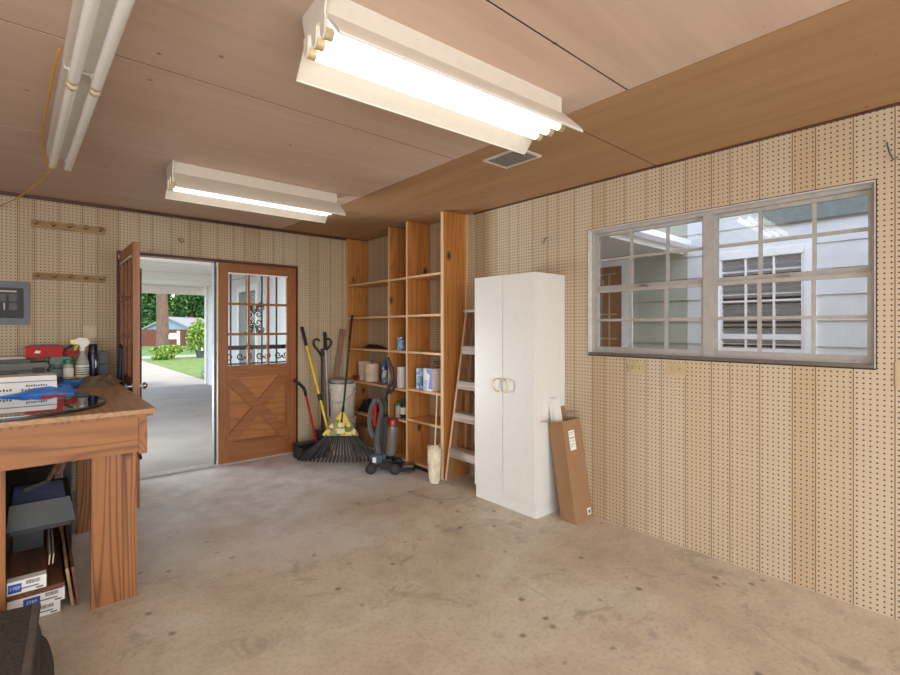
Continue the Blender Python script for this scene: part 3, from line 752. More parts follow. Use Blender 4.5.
# ---------------------------------------------------------------- upright vacuum cleaner (built facing +x, then turned)
vc = thing('vacuum_cleaner', (0, 0, 0), 'black upright vacuum cleaner with looped grey hose in front of the bookcase', 'vacuum cleaner')
b = BM(); box(b, .02, .25, -.11, .09, .018, .062, .016); box(b, -.11, .06, -.09, .09, .03, .13, .03); obj('floor_head', b, M['black'], vc)
b = BM(); box(b, .13, .24, -.09, .07, .058, .074, .006); obj('nozzle_cover', b, M['vacclear'], vc)
for (x, y, rd, w_) in ((.07, -.118, .052, .03), (.07, .1, .052, .03), (-.16, -.1, .05, .028), (-.16, .1, .05, .028)):
    b = BM(); tube(b, [(x, y-w_/2, rd), (x, y+w_/2, rd)], rd, 22); o = obj('wheel', b, M['black_rub'], vc)
    b = BM(); tube(b, [(x, y-w_/2-.003, rd), (x, y+w_/2+.003, rd)], rd*.6, 18); obj('hub', b, M['grey_dk'], o)
b = BM(); box(b, -.165, -.03, -.075, .075, .06, .2, .03); obj('neck_shroud', b, M['vacblue'], vc)
b = BM(); box(b, -.15, -.115, -.078, -.072, .1, .15, .002); obj('badge', b, M['paper'], vc)
T = Matrix.Translation((-.09, 0, .14)) @ Matrix.Rotation(math.radians(4), 4, 'Y')
b = BM(); box(b, -.05, .05, -.07, .07, 0, .42, .028, T); box(b, -.035, .035, -.05, .05, .40, .56, .02, T); obj('body', b, M['black'], vc)
b = BM(); box(b, -.058, -.02, -.06, .06, .05, .36, .016, T); obj('body_panel', b, M['vacblue'], vc)
b = BM(); lathe(b, [(0, .02), (.05, .02), (.058, .06), (.062, .28), (.058, .3), (0, .3)], (0, 0, 0), 24, T @ Matrix.Translation((.095, .01, 0))); obj('dust_canister', b, M['vacclear'], vc)
b = BM(); lathe(b, [(0, .3), (.06, .3), (.062, .34), (.05, .37), (0, .375)], (0, 0, 0), 24, T @ Matrix.Translation((.095, .01, 0))); obj('canister_lid', b, plain('dark_red_plastic', rgb(128, 30, 34), .35), vc)
b = BM(); lathe(b, [(0, 0), (.05, 0), (.055, .02), (0, .022)], (0, 0, 0), 20, T @ Matrix.Translation((.095, .01, 0))); obj('canister_base', b, M['black'], vc)
b = BM(); P = [(-.0, 0, .54), (.035, 0, .66), (.07, 0, .74), (.06, 0, .83), (.025, 0, .9), (0.0, 0, .955)]
tube(b, [T @ Vector(p) for p in smooth(P, 2)], .02, 12); P = [(.055, -.0, .70), (.085, 0, .76), (.1, 0, .70), (.07, 0, .62), (.03, 0, .62)]
tube(b, [T @ Vector(p) for p in smooth(P, 2)], .014, 10); obj('handle', b, M['black'], vc)
b = BM(); P = [(.0, -.075, .05), (-.03, -.09, .2), (-.02, -.095, .36), (-.0, -.09, .48), (-.05, -.095, .57), (-.1, -.09, .5), (-.115, -.085, .36), (-.09, -.08, .25), (-.06, -.07, .2)]
Q = smooth(P, 2); Q = [T @ p for p in Q]
rs = []; Q2 = []
for a_, c_ in zip(Q, Q[1:]):
    n_ = max(2, int((c_-a_).length/.006))
    for k in range(n_): Q2.append(a_.lerp(c_, k/n_))
rs = [.0225+.0025*(1 if k % 2 else -1) for k in range(len(Q2))]
tube(b, Q2, rs, 12); obj('hose', b, M['hose'], vc)
b = BM(); tube(b, [T @ Vector((-.06, -.05, .3)), T @ Vector((-.075, -.06, .52))], [.016, .02], 12); tube(b, [T @ Vector((-.075, -.06, .52)), T @ Vector((-.078, -.06, .56))], .024, 12); obj('crevice_tool', b, M['red'], vc)
b = BM(); box(b, -.062, -.05, -.03, .0, .16, .18, .003, T); obj('foot_switch', b, M['red'], vc)
b = BM(); P = [(-.055, .04, .5), (-.08, .03, .42), (-.09, .02, .3), (-.075, .03, .2), (-.06, .04, .3), (-.07, .05, .45)]
tube(b, [T @ p for p in smooth(P, 2)], .005, 6); obj('power_cord', b, M['black_rub'], vc)
vc.location = (2.565, 3.845, 0); vc.rotation_euler = (0, 0, -TH)

# ---------------------------------------------------------------- leaf rake standing tines down
RA = Vector((math.cos(TH), -math.sin(TH), 0)); RN = Vector((math.sin(TH), math.cos(TH), 0))
RW = (RN*.70+Vector((0, 0, 1.52))).normalized(); RF = RA.cross(RW)   # faces the camera
if RF.dot(RN) > 0: RF = -RF
RC = Vector((2.275, 4.33, .012))
def RP(a, bb, d=0): return RC+RA*a+RW*bb+RF*d
rk = thing('leaf_rake', (RC.x, RC.y, 0), 'wide black fan leaf rake with printed garden card, tines on the floor', 'rake')
NT_ = 21
for k in range(NT_):
    f = -1+2*k/(NT_-1)
    b = BM(); a0, a1 = f*.185, f*.385; drop = .012*(1-abs(f))
    pts = [RP(f*.03, .46), RP(a0, .285-.035*f*f), RP(a0+(a1-a0)*.75, .09+.03*f*f, .004), RP(a1*.985, .045+.03*f*f, .012), RP(a1, .022+.02*f*f, .03), RP(a1*1.0, .012+.02*f*f, .05)]
    for p, q in zip(pts, pts[1:]): obox(b, p, q+(q-p).normalized()*.002, .0175, .004, RA)
    obj('tine', b, M['char'] if k % 3 else M['black'], rk)
b = BM(); prev = None
for k in range(13):
    f = -1+k/6; p = RP(f*.2, .275-.04*f*f, -.003)
    if prev: obox(b, prev, p, .016, .008, RW)
    prev = p
obj('brace_bar', b, M['char'], rk)
b = BM(); prism(b, [(0, .55), (-.014, .53), (-.185, .30), (-.175, .285), (.175, .285), (.185, .30), (.014, .53)], .005, .0075, lambda u, v, d: RP(u, v, d)); obj('printed_card', b, M['garden_card'], rk)
b = BM(); prism(b, [(0, .545), (-.07, .45), (.07, .45)], .0078, .0085, lambda u, v, d: RP(u, v, d)); obj('card_header', b, plain('card_yellow', rgb(240, 214, 86), .5), rk)
b = BM(); tube(b, [RP(0, .42, -.004), RP(0, .56, -.004), RP(0, .6, -.002)], [.016, .016, .011], 12); obj('ferrule', b, M['black'], rk)
b = BM(); tube(b, [RP(0, .52, -.004), RP(0, 1.655, -.004)], .0105, 12); obj('handle', b, M['greenpole'], rk)
b = BM(); tube(b, [RP(0, 1.35, -.004), RP(0, 1.66, -.004)], .0135, 12); obj('grip', b, M['black_rub'], rk)

# ---------------------------------------------------------------- buckets in the corner
def bucket(c, lab, lid):
    r = thing('bucket', c, lab, 'bucket')
    b = BM(); lathe(b, [(0, .0), (.125, .0), (.13, .006), (.140, .27), (.148, .272), (.148, .29), (.141, .292), (.142, .318), (.150, .32), (.150, .338), (.144, .34), (.145, .362), (.152, .364), (.152, .372), (.140, .372), (.125, .012), (0, .012)], c, 36); obj('pail', b, M['bucketw'], r)
    b = BM(); P = [(c[0]-.15*math.cos(k*PI/14+2.2)*-1, c[1]-.15*math.sin(k*PI/14+2.2)*-1, c[2]+.31-.14*math.sin(k*PI/14)) for k in range(15)]
    tube(b, P, .003, 6); obj('handle', b, M['steel'], r)
    if lid:
        b = BM(); lathe(b, [(0, .372), (.154, .372), (.156, .385), (.146, .39), (0, .388)], c, 36); obj('lid', b, M['bucketw'], r)
    return r
bucket((2.575, 4.79, .0), 'lower white bucket behind the rake, carrying the other bucket', True)
bk2 = bucket((2.575, 4.79, .391), 'upper white plastic bucket stacked behind the rake handle', False)
b = BM(); lathe(b, [(0, .0), (.1, 0), (.12, .02), (.125, .045), (.1, .055), (0, .05)], (2.565, 4.79, .755), 20); obj('paint_tray', b, M['alu'], loc=(2.565, 4.79, .755), label='dented grey lid lying across the top of the upper white bucket', cat='lid')
b = BM(); obox(b, (2.535, 4.985, .35), (2.71, 5.04, 1.36), .06, .02, (1, -.5, 0), .002); obj('wooden_stake', b, M['redwood'], loc=(2.54, 4.98, .35), label='reddish wooden stake leaning behind the white buckets', cat='stake')

# long handled tools against the end wall
r = thing('extension_pole', (2.426, 4.726, 0), 'yellow long pole with black grip leaning on the end wall', 'pole')
p0, p1 = Vector((2.41, 4.66, .008)), Vector((2.222, 5.062, 1.385))
b = BM(); tube(b, [p0, p0.lerp(p1, .86)], .0135, 12); obj('shaft', b, M['yellow'], r)
b = BM(); tube(b, [p0.lerp(p1, .85), p1], [.0165, .0175], 12); obj('grip', b, M['black_rub'], r)
b = BM(); tube(b, [p0.lerp(p1, .42), p0.lerp(p1, .47)], .02, 12); obj('lock_collar', b, M['black'], r)
r = thing('lobby_dustpan', (2.14, 4.86, 0), 'black upright dustpan with a red handle beside the right door', 'dustpan')
b = BM()
for (x0, x1, y0, y1, z0, z1) in ((2.06, 2.34, 4.70, 4.92, .004, .012), (2.06, 2.07, 4.70, 4.92, .012, .13), (2.33, 2.34, 4.70, 4.92, .012, .13), (2.06, 2.34, 4.91, 4.92, .012, .15), (2.06, 2.34, 4.82, 4.92, .14, .15), (2.06, 2.10, 4.695, 4.705, .004, .125)): box(b, x0, x1, y0, y1, z0, z1, .003)
box(b, 2.06, 2.34, 4.696, 4.704, .012, .1, .002)
obj('pan', b, M['char'], r)
b = BM(); tube(b, [(2.285, 4.83, .15), (2.175, 4.86, .675)], .0125, 12); obj('shaft', b, M['red'], r)
b = BM(); tube(b, smooth([(2.18, 4.859, .65), (2.165, 4.862, .72), (2.13, 4.868, .765), (2.055, 4.88, .825)], 2), .017, 12); obj('grip', b, M['black_rub'], r)
r = thing('garden_shovel', (2.44, 4.9, 0), 'garden tool with grey shaft and dark upper grip between the yellow pole and bucket', 'garden tool')
p0, p1 = Vector((2.475, 4.90, .05)), Vector((2.495, 5.06, 1.325))
b = BM(); tube(b, [p0, p0.lerp(p1, .84)], .0145, 12); obj('shaft', b, M['alu'], r)
b = BM(); tube(b, [p0.lerp(p1, .84), p1], [.019, .018], 12); obj('grip', b, M['black_rub'], r)
b = BM(); prism(b, [(-.05, .004), (.05, .004), (.055, .12), (.02, .17), (-.02, .17), (-.055, .12)], 4.893, 4.899, lambda u, v, d: (2.475+u, d, v)); obj('blade', b, M['grey_dk'], r)
r = thing('loop_handled_digger', (2.43, 4.97, 0), 'black garden digger with two curled handles leaning on the end wall', 'garden tool')
p0, p1 = Vector((2.405, 4.93, .04)), Vector((2.455, 5.05, 1.14))
b = BM(); tube(b, [p0, p1], .0125, 12); obj('shaft', b, M['black'], r)
for s in (-1, 1):
    b = BM(); P = [p1+Vector((s*.0, 0, -.1)), p1+Vector((s*.04, -.01, -.03)), p1+Vector((s*.10, -.015, .03)), p1+Vector((s*.115, -.015, .085)), p1+Vector((s*.07, -.015, .115)), p1+Vector((s*.035, -.015, .09))]
    tube(b, smooth(P, 2), .0105, 10); obj('handle', b, M['black'], r)
b = BM(); prism(b, [(-.055, .0), (.055, .0), (.055, .22), (-.055, .26)], 4.915, 4.921, lambda u, v, d: (2.37+u, d, v+.004)); obj('blade', b, M['grey_dk'], r)

# ---------------------------------------------------------------- things on the shelves
def pail(c, rad, h, mat, lab, name='paint_bucket', lid=None, wire=True, cat='bucket'):
    r = thing(name, c, lab, cat)
    b = BM(); lathe(b, [(0, 0), (rad*.94, 0), (rad*.96, h*.02), (rad, h*.86), (rad*1.04, h*.88), (rad*1.04, h*.93), (rad, h*.95), (rad*.98, h*.98), (0, h*.98)], c, 30); obj('pail', b, mat, r)
    b = BM(); lathe(b, [(0, h*.975), (rad*1.05, h*.975), (rad*1.05, h*1.02), (rad*.9, h*1.02), (rad*.88, h*1.0), (0, h*1.0)], c, 30); obj('lid', b, lid or mat, r)
    if wire:
        b = BM(); a0 = -TH-.9; n = 14
        ax = Vector((math.cos(a0), math.sin(a0), 0)); fx = Vector((math.sin(a0), -math.cos(a0), 0))
        P = [Vector(c)+ax*rad*1.05*math.cos(PI*k/n)+fx*rad*1.06*math.sin(PI*k/n)+Vector((0, 0, h*(.82-.42*math.sin(PI*k/n)))) for k in range(n+1)]
        tube(b, P, .0025, 6); obj('wire_handle', b, M['steel'], r)
    return r
pail((2.90, 4.70, .766), .088, .20, M['paintcan'], 'beige paint bucket with a wire handle, nearer of the two on the shelf')
pail((2.93, 4.915, .766), .075, .21, M['paintcan'], 'smaller beige paint bucket behind the first, nearest the corner')
r = thing('spray_can', (2.865, 4.385, .766), 'tall blue printed bottle on the shelf beside the paint buckets', 'bottle')
b = BM(); lathe(b, [(0, 0), (.032, 0), (.033, .01), (.033, .17), (.028, .19), (.015, .205), (0, .206)], (2.865, 4.385, .766), 20); obj('can', b, M['bluebox'], r)
b = BM(); lathe(b, [(0, .2), (.02, .2), (.02, .25), (.016, .255), (0, .256)], (2.865, 4.385, .766), 16); obj('cap', b, M['bluelab'], r)
r = thing('tin', (2.865, 4.075, 1.143), 'light blue printed tin on the upper shelf of the narrow bay', 'tin')
b = BM(); lathe(b, [(0, 0), (.04, 0), (.04, .128), (.037, .13), (.036, .127), (0, .126)], (2.865, 4.075, 1.143), 24); obj('can', b, M['bluecan'], r)
b = BM(); lathe(b, [(.0385, .126), (.0415, .126), (.0415, .133), (.038, .134), (0.036, .128)], (2.865, 4.075, 1.143), 24); obj('rim', b, M['steel'], r)
r = thing('tin', (2.85, 4.045, .760), 'tall plain white tin on the shelf behind the vacuum handle', 'tin')
b = BM(); lathe(b, [(0, 0), (.047, 0), (.047, .2), (.044, .203), (0, .203)], (2.85, 4.045, .760), 24); obj('can', b, M['whitebox'], r)
b = BM(); lathe(b, [(.045, .2), (.049, .2), (.049, .212), (.045, .214), (0, .21)], (2.85, 4.045, .760), 24); obj('lid', b, M['paper'], r)
r = thing('paint_pack', (2.86, 3.70, .778), 'blue and teal printed pack on the middle shelf, left of the pair', 'pack')
b = BM(); box(b, 2.80, 2.90, 3.635, 3.73, .778, .985, .004); obj('carton', b, M['bluecan'], r)
r = thing('paint_pack', (2.86, 3.52, .778), 'dark blue and white printed pack on the middle shelf, right of the pair', 'pack')
b = BM(); box(b, 2.795, 2.90, 3.475, 3.615, .778, .99, .004); o = obj('carton', b, M['whitebox'], r)
b = BM(); prism(b, [(3.476, .80), (3.53, .80), (3.51, .93), (3.56, .96), (3.56, .985), (3.476, .985)], 2.7935, 2.7955, lambda u, v, d: (d, u, v)); obj('printed_panel', b, M['bluelab'], r)
b = BM(); prism(b, [(3.55, .79), (3.60, .79), (3.60, .88), (3.55, .88)], 2.7935, 2.7955, lambda u, v, d: (d, u, v)); obj('printed_picture', b, M['bluecan'], r)
r = thing('coiled_wire', (2.95, 3.6, .99), 'bundle of thin brown wire behind the blue packs', 'wire')
b = BM(); rr = random.Random(5); P = []
for k in range(70): a = k*.55; P.append((2.975+.05*math.cos(a)+rr.uniform(-.01, .01), 3.56+.1*math.sin(a), .785+.13+.12*math.sin(k*.21)+rr.uniform(0, .02)))
tube(b, P, .003, 5); obj('wire', b, plain('brown_wire', rgb(110, 84, 56), .6), r)
b = BM(); tube(b, smooth([(3.05, 3.60, 1.50), (3.052, 3.58, 1.38), (3.05, 3.55, 1.28), (3.03, 3.48, 1.17), (2.99, 3.46, 1.152)], 2), .004, 6); obj('loose_cable', b, plain('red_brown_cable', rgb(104, 50, 34), .6), loc=(3.05, 3.6, 1.15), label='thin red brown cable hanging down inside the right bay', cat='cable')
def cloth_lump(c, sx, sy, sz, mat, name, lab, cat, seed, rz=0):
    b = BM(); rr = random.Random(seed); N, Q = 26, 18
    from mathutils import noise as mn
    grid = []
    for i in range(N):
        row = []
        for j in range(Q):
            u, v_ = -1+2*i/(N-1), -1+2*j/(Q-1); e = max(0, 1-u*u)*max(0, 1-v_*v_)
            z = sz*(e**.6)*(.55+.9*abs(mn.noise(Vector((u*2.2+seed, v_*3.5, seed*1.7)))))+.002
            wob = 1+.18*mn.noise(Vector((u*1.5, v_*1.5, seed+9)))
            x, y = u*sx*wob, v_*sy*wob; row.append(b.verts.new((c[0]+x*math.cos(rz)-y*math.sin(rz), c[1]+x*math.sin(rz)+y*math.cos(rz), c[2]+z)))
        grid.append(row)
    for i in range(N-1):
        for j in range(Q-1): b.faces.new((grid[i][j], grid[i+1][j], grid[i+1][j+1], grid[i][j+1]))
    edge = [grid[i][0] for i in range(N)]+[grid[N-1][j] for j in range(1, Q)]+[grid[i][Q-1] for i in range(N-2, -1, -1)]+[grid[0][j] for j in range(Q-2, 0, -1)]
    low = [b.verts.new((v.co.x, v.co.y, c[2])) for v in edge]
    for k in range(len(edge)): k2 = (k+1) % len(edge); b.faces.new((edge[k], low[k], low[k2], edge[k2]))
    b.faces.new(low)
    return obj(name, b, mat, loc=c, label=lab, cat=cat)
cloth_lump((2.93, 4.70, 1.141), .045, .14, .05, M['black_rub'], 'work_glove', 'black crumpled glove lying on the shelf above the paint buckets', 'glove', 3, .3)
b = BM(); tube(b, smooth([(2.88, 4.6, 1.146), (2.86, 4.5, 1.15), (2.88, 4.38, 1.147), (2.87, 4.25, 1.146)], 2), .004, 6); obj('cord_end', b, M['black_rub'], loc=(2.88, 4.5, 1.141), label='short black cord end trailing along the shelf edge', cat='cord')
b = BM(); box(b, 2.80, 2.86, 4.90, 4.955, .766, .82, .008); obj('red_container', b, plain('dark_red_tub', rgb(120, 44, 36), .5), loc=(2.83, 4.93, .766), label='small dark red container at the shelf corner above the white buckets', cat='container')
cloth_lump((2.93, 4.80, .41), .09, .13, .14, M['black_rub'], 'tool_bag', 'black cloth bag slumped on the low shelf behind the buckets', 'bag', 8, .2)
r = thing('cardboard_carton', (2.9, 4.75, .06), 'low brown cardboard carton on the bottom shelf behind the rake', 'carton')
b = BM(); box(b, 2.80, 3.02, 4.47, 4.86, .06, .255, .004); obj('carton', b, M['card'], r)
b = BM(); box(b, 2.797, 2.801, 4.64, 4.69, .08, .255); obj('tape', b, M['card_in'], r)
r = thing('jar', (2.85, 4.10, .45), 'small jar with a green lid on the low shelf behind the vacuum', 'jar')
b = BM(); lathe(b, [(0, 0), (.034, 0), (.036, .01), (.036, .1), (.028, .125), (0, .125)], (2.85, 4.10, .45), 20); obj('glass', b, M['jarglass'], r)
b = BM(); lathe(b, [(0, .12), (.03, .12), (.03, .15), (0, .152)], (2.85, 4.10, .45), 20); obj('lid', b, M['greencap'], r)
r = thing('bottle', (2.86, 4.02, .45), 'dark bottle on the low shelf behind the vacuum, beside the jar', 'bottle')
b = BM(); lathe(b, [(0, 0), (.034, 0), (.036, .01), (.036, .14), (.016, .18), (.015, .2), (0, .2)], (2.86, 4.02, .45), 20); obj('body', b, M['black'], r)
b = BM(); lathe(b, [(.0362, .04), (.0368, .04), (.0368, .11), (.0362, .11)], (2.86, 4.02, .45), 20); obj('label', b, M['paper'], r)

# ================================================================ work bench
BX0, BX1, BY0, BY1, BZ = -1.45, .468, 2.838, 5.03, .965
bn = thing('workbench', (-.4, 3.9, 0), 'big rough wooden workbench with board legs at the left', 'workbench')
b = BM(); box(b, BX0, BX1, BY0, BY1, BZ-.022, BZ, .003); obj('top', b, M['bench_top'], bn)
b = BM(); box(b, BX0, BX1-.012, BY0+.014, BY1, BZ-.038, BZ-.022); obj('under_top', b, M['bench_y'], bn)
b = BM(); box(b, BX0, .393, 2.868, 2.905, .748, BZ-.038, .002); obj('front_apron', b, M['bench_x'], bn)
b = BM(); box(b, .394, .432, 2.868, BY1, .735, BZ-.038, .002); obj('side_apron', b, M['bench_y'], bn)
for (x0, x1, y0, y1, z1) in ((.203, .391, 2.906, 2.944, BZ-.038), (-.29, -.103, 2.906, 2.944, BZ-.038), (.207, .285, 4.03, 4.07, BZ-.038), (.30, .39, 4.85, 4.89, BZ-.038), (-1.3, -1.11, 2.906, 2.944, BZ-.038), (-1.3, -1.11, 4.6, 4.64, BZ-.038)):
    b = BM(); box(b, x0, x1, y0, y1, 0, z1, .002); obj('leg', b, M['bench_z'], bn)
b = BM(); tube(b, [(.40, 2.91, .738), (.405, 2.91, .715), (.41, 2.915, .70)], .008, 8); obj('bolt', b, M['black'], bn)

# on the bench -----------------------------------------------------
r = thing('oval_glass_top', (-.1, 3.29, BZ), 'oval dark mirror-like glass top lying on the workbench', 'glass top')
def oval(a, bb, z0, z1, n=72): 
    bm = BM(); prism(bm, [(-.17+a*math.copysign(abs(math.cos(2*PI*k/n))**.85, math.cos(2*PI*k/n)), 3.30+bb*math.copysign(abs(math.sin(2*PI*k/n))**.85, math.sin(2*PI*k/n))) for k in range(n)], z0, z1, lambda u, v, d: (u, v, d)); return bm
obj('rim', oval(.465, .435, BZ+.001, BZ+.014), M['mirror_rim'], r)
obj('mirror_face', oval(.452, .422, BZ+.014, BZ+.0165), M['mirror'], r)
ZM = BZ+.017
r = thing('long_white_carton', (-.3, 3.95, BZ), 'long white printed carton lying behind the oval glass on the bench', 'carton')
b = BM(); box(b, -1.0, .098, 3.80, 4.05, BZ+.001, 1.055, .004); obj('carton', b, M['whitebox'], r)
b = BM(); box(b, -1.0, .097, 3.815, 4.04, 1.056, 1.086, .004); obj('lid', b, M['whitebox'], r)
b = BM(); box(b, -1.0, .09, 3.797, 3.801, 1.0545, 1.0575); obj('seam', b, M['ink'], r)
for s, sz, cx_, cz_ in (('FLOORING', .019, .0, 1.03), ('02.34', .022, -.03, 1.008), ('T1051', .022, -.14, 1.012)):
    if s == 'FLOORING':
        b = BM()
        for k in range(9): box(b, -.045+k*.011, -.037+k*.011, 3.7975, 3.8, 1.026, 1.026+(.009 if k % 3 else .012))
    else:
        b = BM()
        for k in range(5): box(b, cx_-.035+k*.0145, cx_-.026+k*.0145, 3.7975, 3.8, cz_-.008, cz_+.007-(.004 if k % 2 else 0))
    obj('print', b, M['grey'], r)
# blue plastic sheet
b = BM(); poly = [(-.16, 3.70), (-.02, 3.795), (.10, 3.79), (.13, 4.06), (.21, 4.38), (.33, 4.52), (.30, 4.40), (.19, 4.05), (.17, 3.88), (.20, 3.70), (.17, 3.63), (.02, 3.66), (-.06, 3.64)]
from mathutils import noise as mnoise
cpt = Vector((.1, 3.85)); rings = []
for sc_ in (1, .85, .7, .55, .4, .2):
    ring = []
    for i in range(len(poly)):
        for q in range(4):
            p = Vector(poly[i]).lerp(Vector(poly[(i+1) % len(poly)]), q/4); p = cpt+(p-cpt)*sc_
            base = ZM+.004
            h = (.012+.075*abs(mnoise.noise(Vector((p.x*9, p.y*6, 3)))))*(1.15-sc_*.8)+.02*max(0, p.y-3.7)
            if sc_ == 1: h = .004
            ring.append(b.verts.new((p.x, p.y, base+h)))
    rings.append(ring)
for A_, B_ in zip(rings, rings[1:]):
    n_ = len(A_)
    for k in range(n_): b.faces.new((A_[k], A_[(k+1) % n_], B_[(k+1) % n_], B_[k]))
b.faces.new(rings[-1])
low = [b.verts.new((v.co.x, v.co.y, ZM+.001)) for v in rings[0]]
for k in range(len(low)): b.faces.new((rings[0][k], low[k], low[(k+1) % len(low)], rings[0][(k+1) % len(low)]))
obj('plastic_sheet', b, M['blue'], loc=(.05, 3.85, ZM), label='bright blue crumpled plastic sheet on the bench over the glass edge', cat='sheet')
b = BM(); box(b, .02, .135, 3.565, 3.60, ZM, ZM+.006, .002); obj('strip', b, M['red'], loc=(.08, 3.58, ZM), label='small red strip lying at the front of the blue sheet', cat='strip')
b = BM(); box(b, .175, .235, 3.50, 3.545, ZM, ZM+.012, .003); obj('small_tin', b, M['grey_dk'], loc=(.2, 3.52, ZM), label='tiny dark metal block on the oval glass near its tip', cat='block')
cloth_lump((.335, 4.30, BZ), .125, .22, .06, M['cloth'], 'work_cloth', 'brown crumpled cloth on the bench top near the door', 'cloth', 5, -.3)
r = thing('saw_blade_pack', (.22, 4.65, BZ), 'black and yellow flat tool pack on the bench behind the blue sheet', 'tool pack')
b = BM(); box(b, .09, .35, 4.56, 4.76, BZ+.001, BZ+.03, .004); obj('pack', b, M['black'], r)
b = BM(); prism(b, [(.16, 4.57), (.31, 4.57), (.27, 4.70), (.2, 4.72)], BZ+.03, BZ+.032, lambda u, v, d: (u, v, d)); obj('printed_panel', b, M['yellow'], r)
# back row
def case(name, x0, x1, y0, y1, z0, z1, mat, lab, cat='tool case', hw='black'):
    r = thing(name, ((x0+x1)/2, (y0+y1)/2, z0), lab, cat)
    zm = z0+(z1-z0)*.62
    b = BM(); box(b, x0, x1, y0, y1, z0, zm-.002, .008); obj('base', b, mat, r)
    b = BM(); box(b, x0, x1, y0, y1, zm+.002, z1, .008); obj('lid', b, mat, r)
    b = BM(); xm = (x0+x1)/2; wd = min(.06, (x1-x0)*.3)
    tube(b, smooth([(xm-wd, y0+.002, zm-.015), (xm-wd, y0-.022, zm-.018), (xm+wd, y0-.022, zm-.018), (xm+wd, y0+.002, zm-.015)], 1), .006, 8); obj('handle', b, M[hw], r)
    for k in (.15, .85):
        xx = x0+(x1-x0)*k; b = BM(); box(b, xx-.013, xx+.013, y0-.006, y0+.002, zm-.022, zm+.018, .002); obj('latch', b, M[hw], r)
    return r
c1 = case('tool_case', -.40, .072, 4.72, 4.98, BZ, 1.115, M['case'], 'wide olive grey tool case at the back of the bench')
b = BM(); prism(b, [(-.02, 1.0), (.05, 1.0), (.05, 1.08), (-.02, 1.08)], 4.7185, 4.7205, lambda u, v, d: (u, d, v)); obj('recess_panel', b, M['grey_dk'], c1)
b = BM(); box(b, -.005, .045, 4.716, 4.719, 1.015, 1.03); obj('emblem_strip', b, M['black'], c1)
b = BM(); box(b, -.40, -.03, 4.75, 4.97, 1.117, 1.14, .004); o = obj('folding_ruler', b, M['black'], loc=(-.2, 4.85, 1.116), label='flat black tray of oddments lying on the olive tool case', cat='tray')
b = BM(); obox(b, (-.30, 4.80, 1.149), (-.06, 4.86, 1.149), .03, .016, (0, 1, 0), .003); obj('trowel', b, M['steel'], loc=(-.2, 4.83, 1.141), label='silver flat tool lying on top of the black tray', cat='tool')
case('tool_case', .078, .21, 4.82, 5.0, BZ, 1.15, M['case_g'], 'green grey tool case beside the olive one, under the red tray')
r = thing('red_tool_tray', (.05, 4.9, 1.15), 'red open plastic tray sitting on top of the tool cases', 'tray')
b = BM(); x0, x1, y0, y1, z0, z1 = -.06, .158, 4.80, 4.99, 1.153, 1.235
box(b, x0, x1, y0, y1, z0, z0+.006); box(b, x0, x1, y0, y0+.006, z0, z1); box(b, x0, x1, y1-.006, y1, z0, z1); box(b, x0, x0+.006, y0, y1, z0, z1); box(b, x1-.006, x1, y0, y1, z0, z1)
box(b, x0-.006, x1+.006, y0-.006, y0, z1-.012, z1, .002); obj('tray', b, M['red'], r)
b = BM(); obox(b, (x0+.02, 4.86, z1+.006), (x1-.02, 4.87, z1+.006), .02, .012, (0, 1, 0), .003); obj('carry_bar', b, M['black'], r)
b = BM(); prism(b, [(-.01, 1.185), (.02, 1.18), (.03, 1.2), (.0, 1.205)], 4.7985, 4.8, lambda u, v, d: (u, d, v)); obj('label', b, M['paper'], r)
r = thing('red_pliers_case', (.2, 4.9, 1.15), 'small red handled tool on the green grey case behind the spray bottle', 'hand tool')
b = BM(); box(b, .168, .26, 4.90, 4.94, 1.153, 1.20, .012); obj('grip', b, M['red'], r)
b = BM(); obox(b, (.17, 4.91, 1.20), (.225, 4.92, 1.235), .018, .014, (0, 0, 1), .003); obj('jaw', b, M['black'], r)
r = thing('jar', (.19, 4.74, BZ), 'clear jar with a green lid on the bench beside the spray bottle', 'jar')
b = BM(); lathe(b, [(0, 0), (.03, 0), (.033, .01), (.033, .12), (.027, .135), (0, .135)], (.19, 4.735, BZ), 20); obj('glass', b, M['jarglass'], r)
b = BM(); lathe(b, [(0, .13), (.031, .13), (.031, .165), (0, .168)], (.19, 4.735, BZ), 20); obj('lid', b, M['greencap'], r)
b = BM(); lathe(b, [(.0332, .03), (.0336, .03), (.0336, .1), (.0332, .1)], (.19, 4.735, BZ), 20); obj('label', b, M['paper'], r)
SB = (.275, 4.72, BZ)
r = thing('spray_bottle', SB, 'clear trigger spray bottle with a yellow nozzle on the bench', 'spray bottle')
b = BM(); lathe(b, [(0, 0), (.04, 0), (.043, .012), (.043, .13), (.034, .165), (.017, .205), (.014, .235), (0, .235)], SB, 24); obj('bottle', b, M['clearbottle'], r)
b = BM(); lathe(b, [(.0432, .03), (.0437, .03), (.0437, .12), (.0432, .12)], SB, 24); lb = obj('label', b, M['paper'], r)
b = BM()
for k in range(4): lathe(b, [(.0439, .045+k*.017), (.0441, .045+k*.017), (.0441, .052+k*.017), (.0439, .052+k*.017)], SB, 24)
obj('print', b, M['ink'], lb)
b = BM(); lathe(b, [(0, .23), (.018, .23), (.018, .26), (.014, .262), (0, .263)], SB, 18); prism(b, [(-.05, .285), (-.05, .315), (-.02, .335), (.03, .33), (.045, .30), (.04, .28), (.015, .26), (-.012, .26), (-.018, .28)], -.014, .014, lambda u, v, d: (SB[0]+u, SB[1]+d, SB[2]+v)); obj('sprayer', b, M['paper'], r)
b = BM(); prism(b, [(-.075, .29), (-.075, .318), (-.048, .322), (-.048, .282)], -.012, .012, lambda u, v, d: (SB[0]+u, SB[1]+d, SB[2]+v)); obj('nozzle', b, M['yellow'], r)
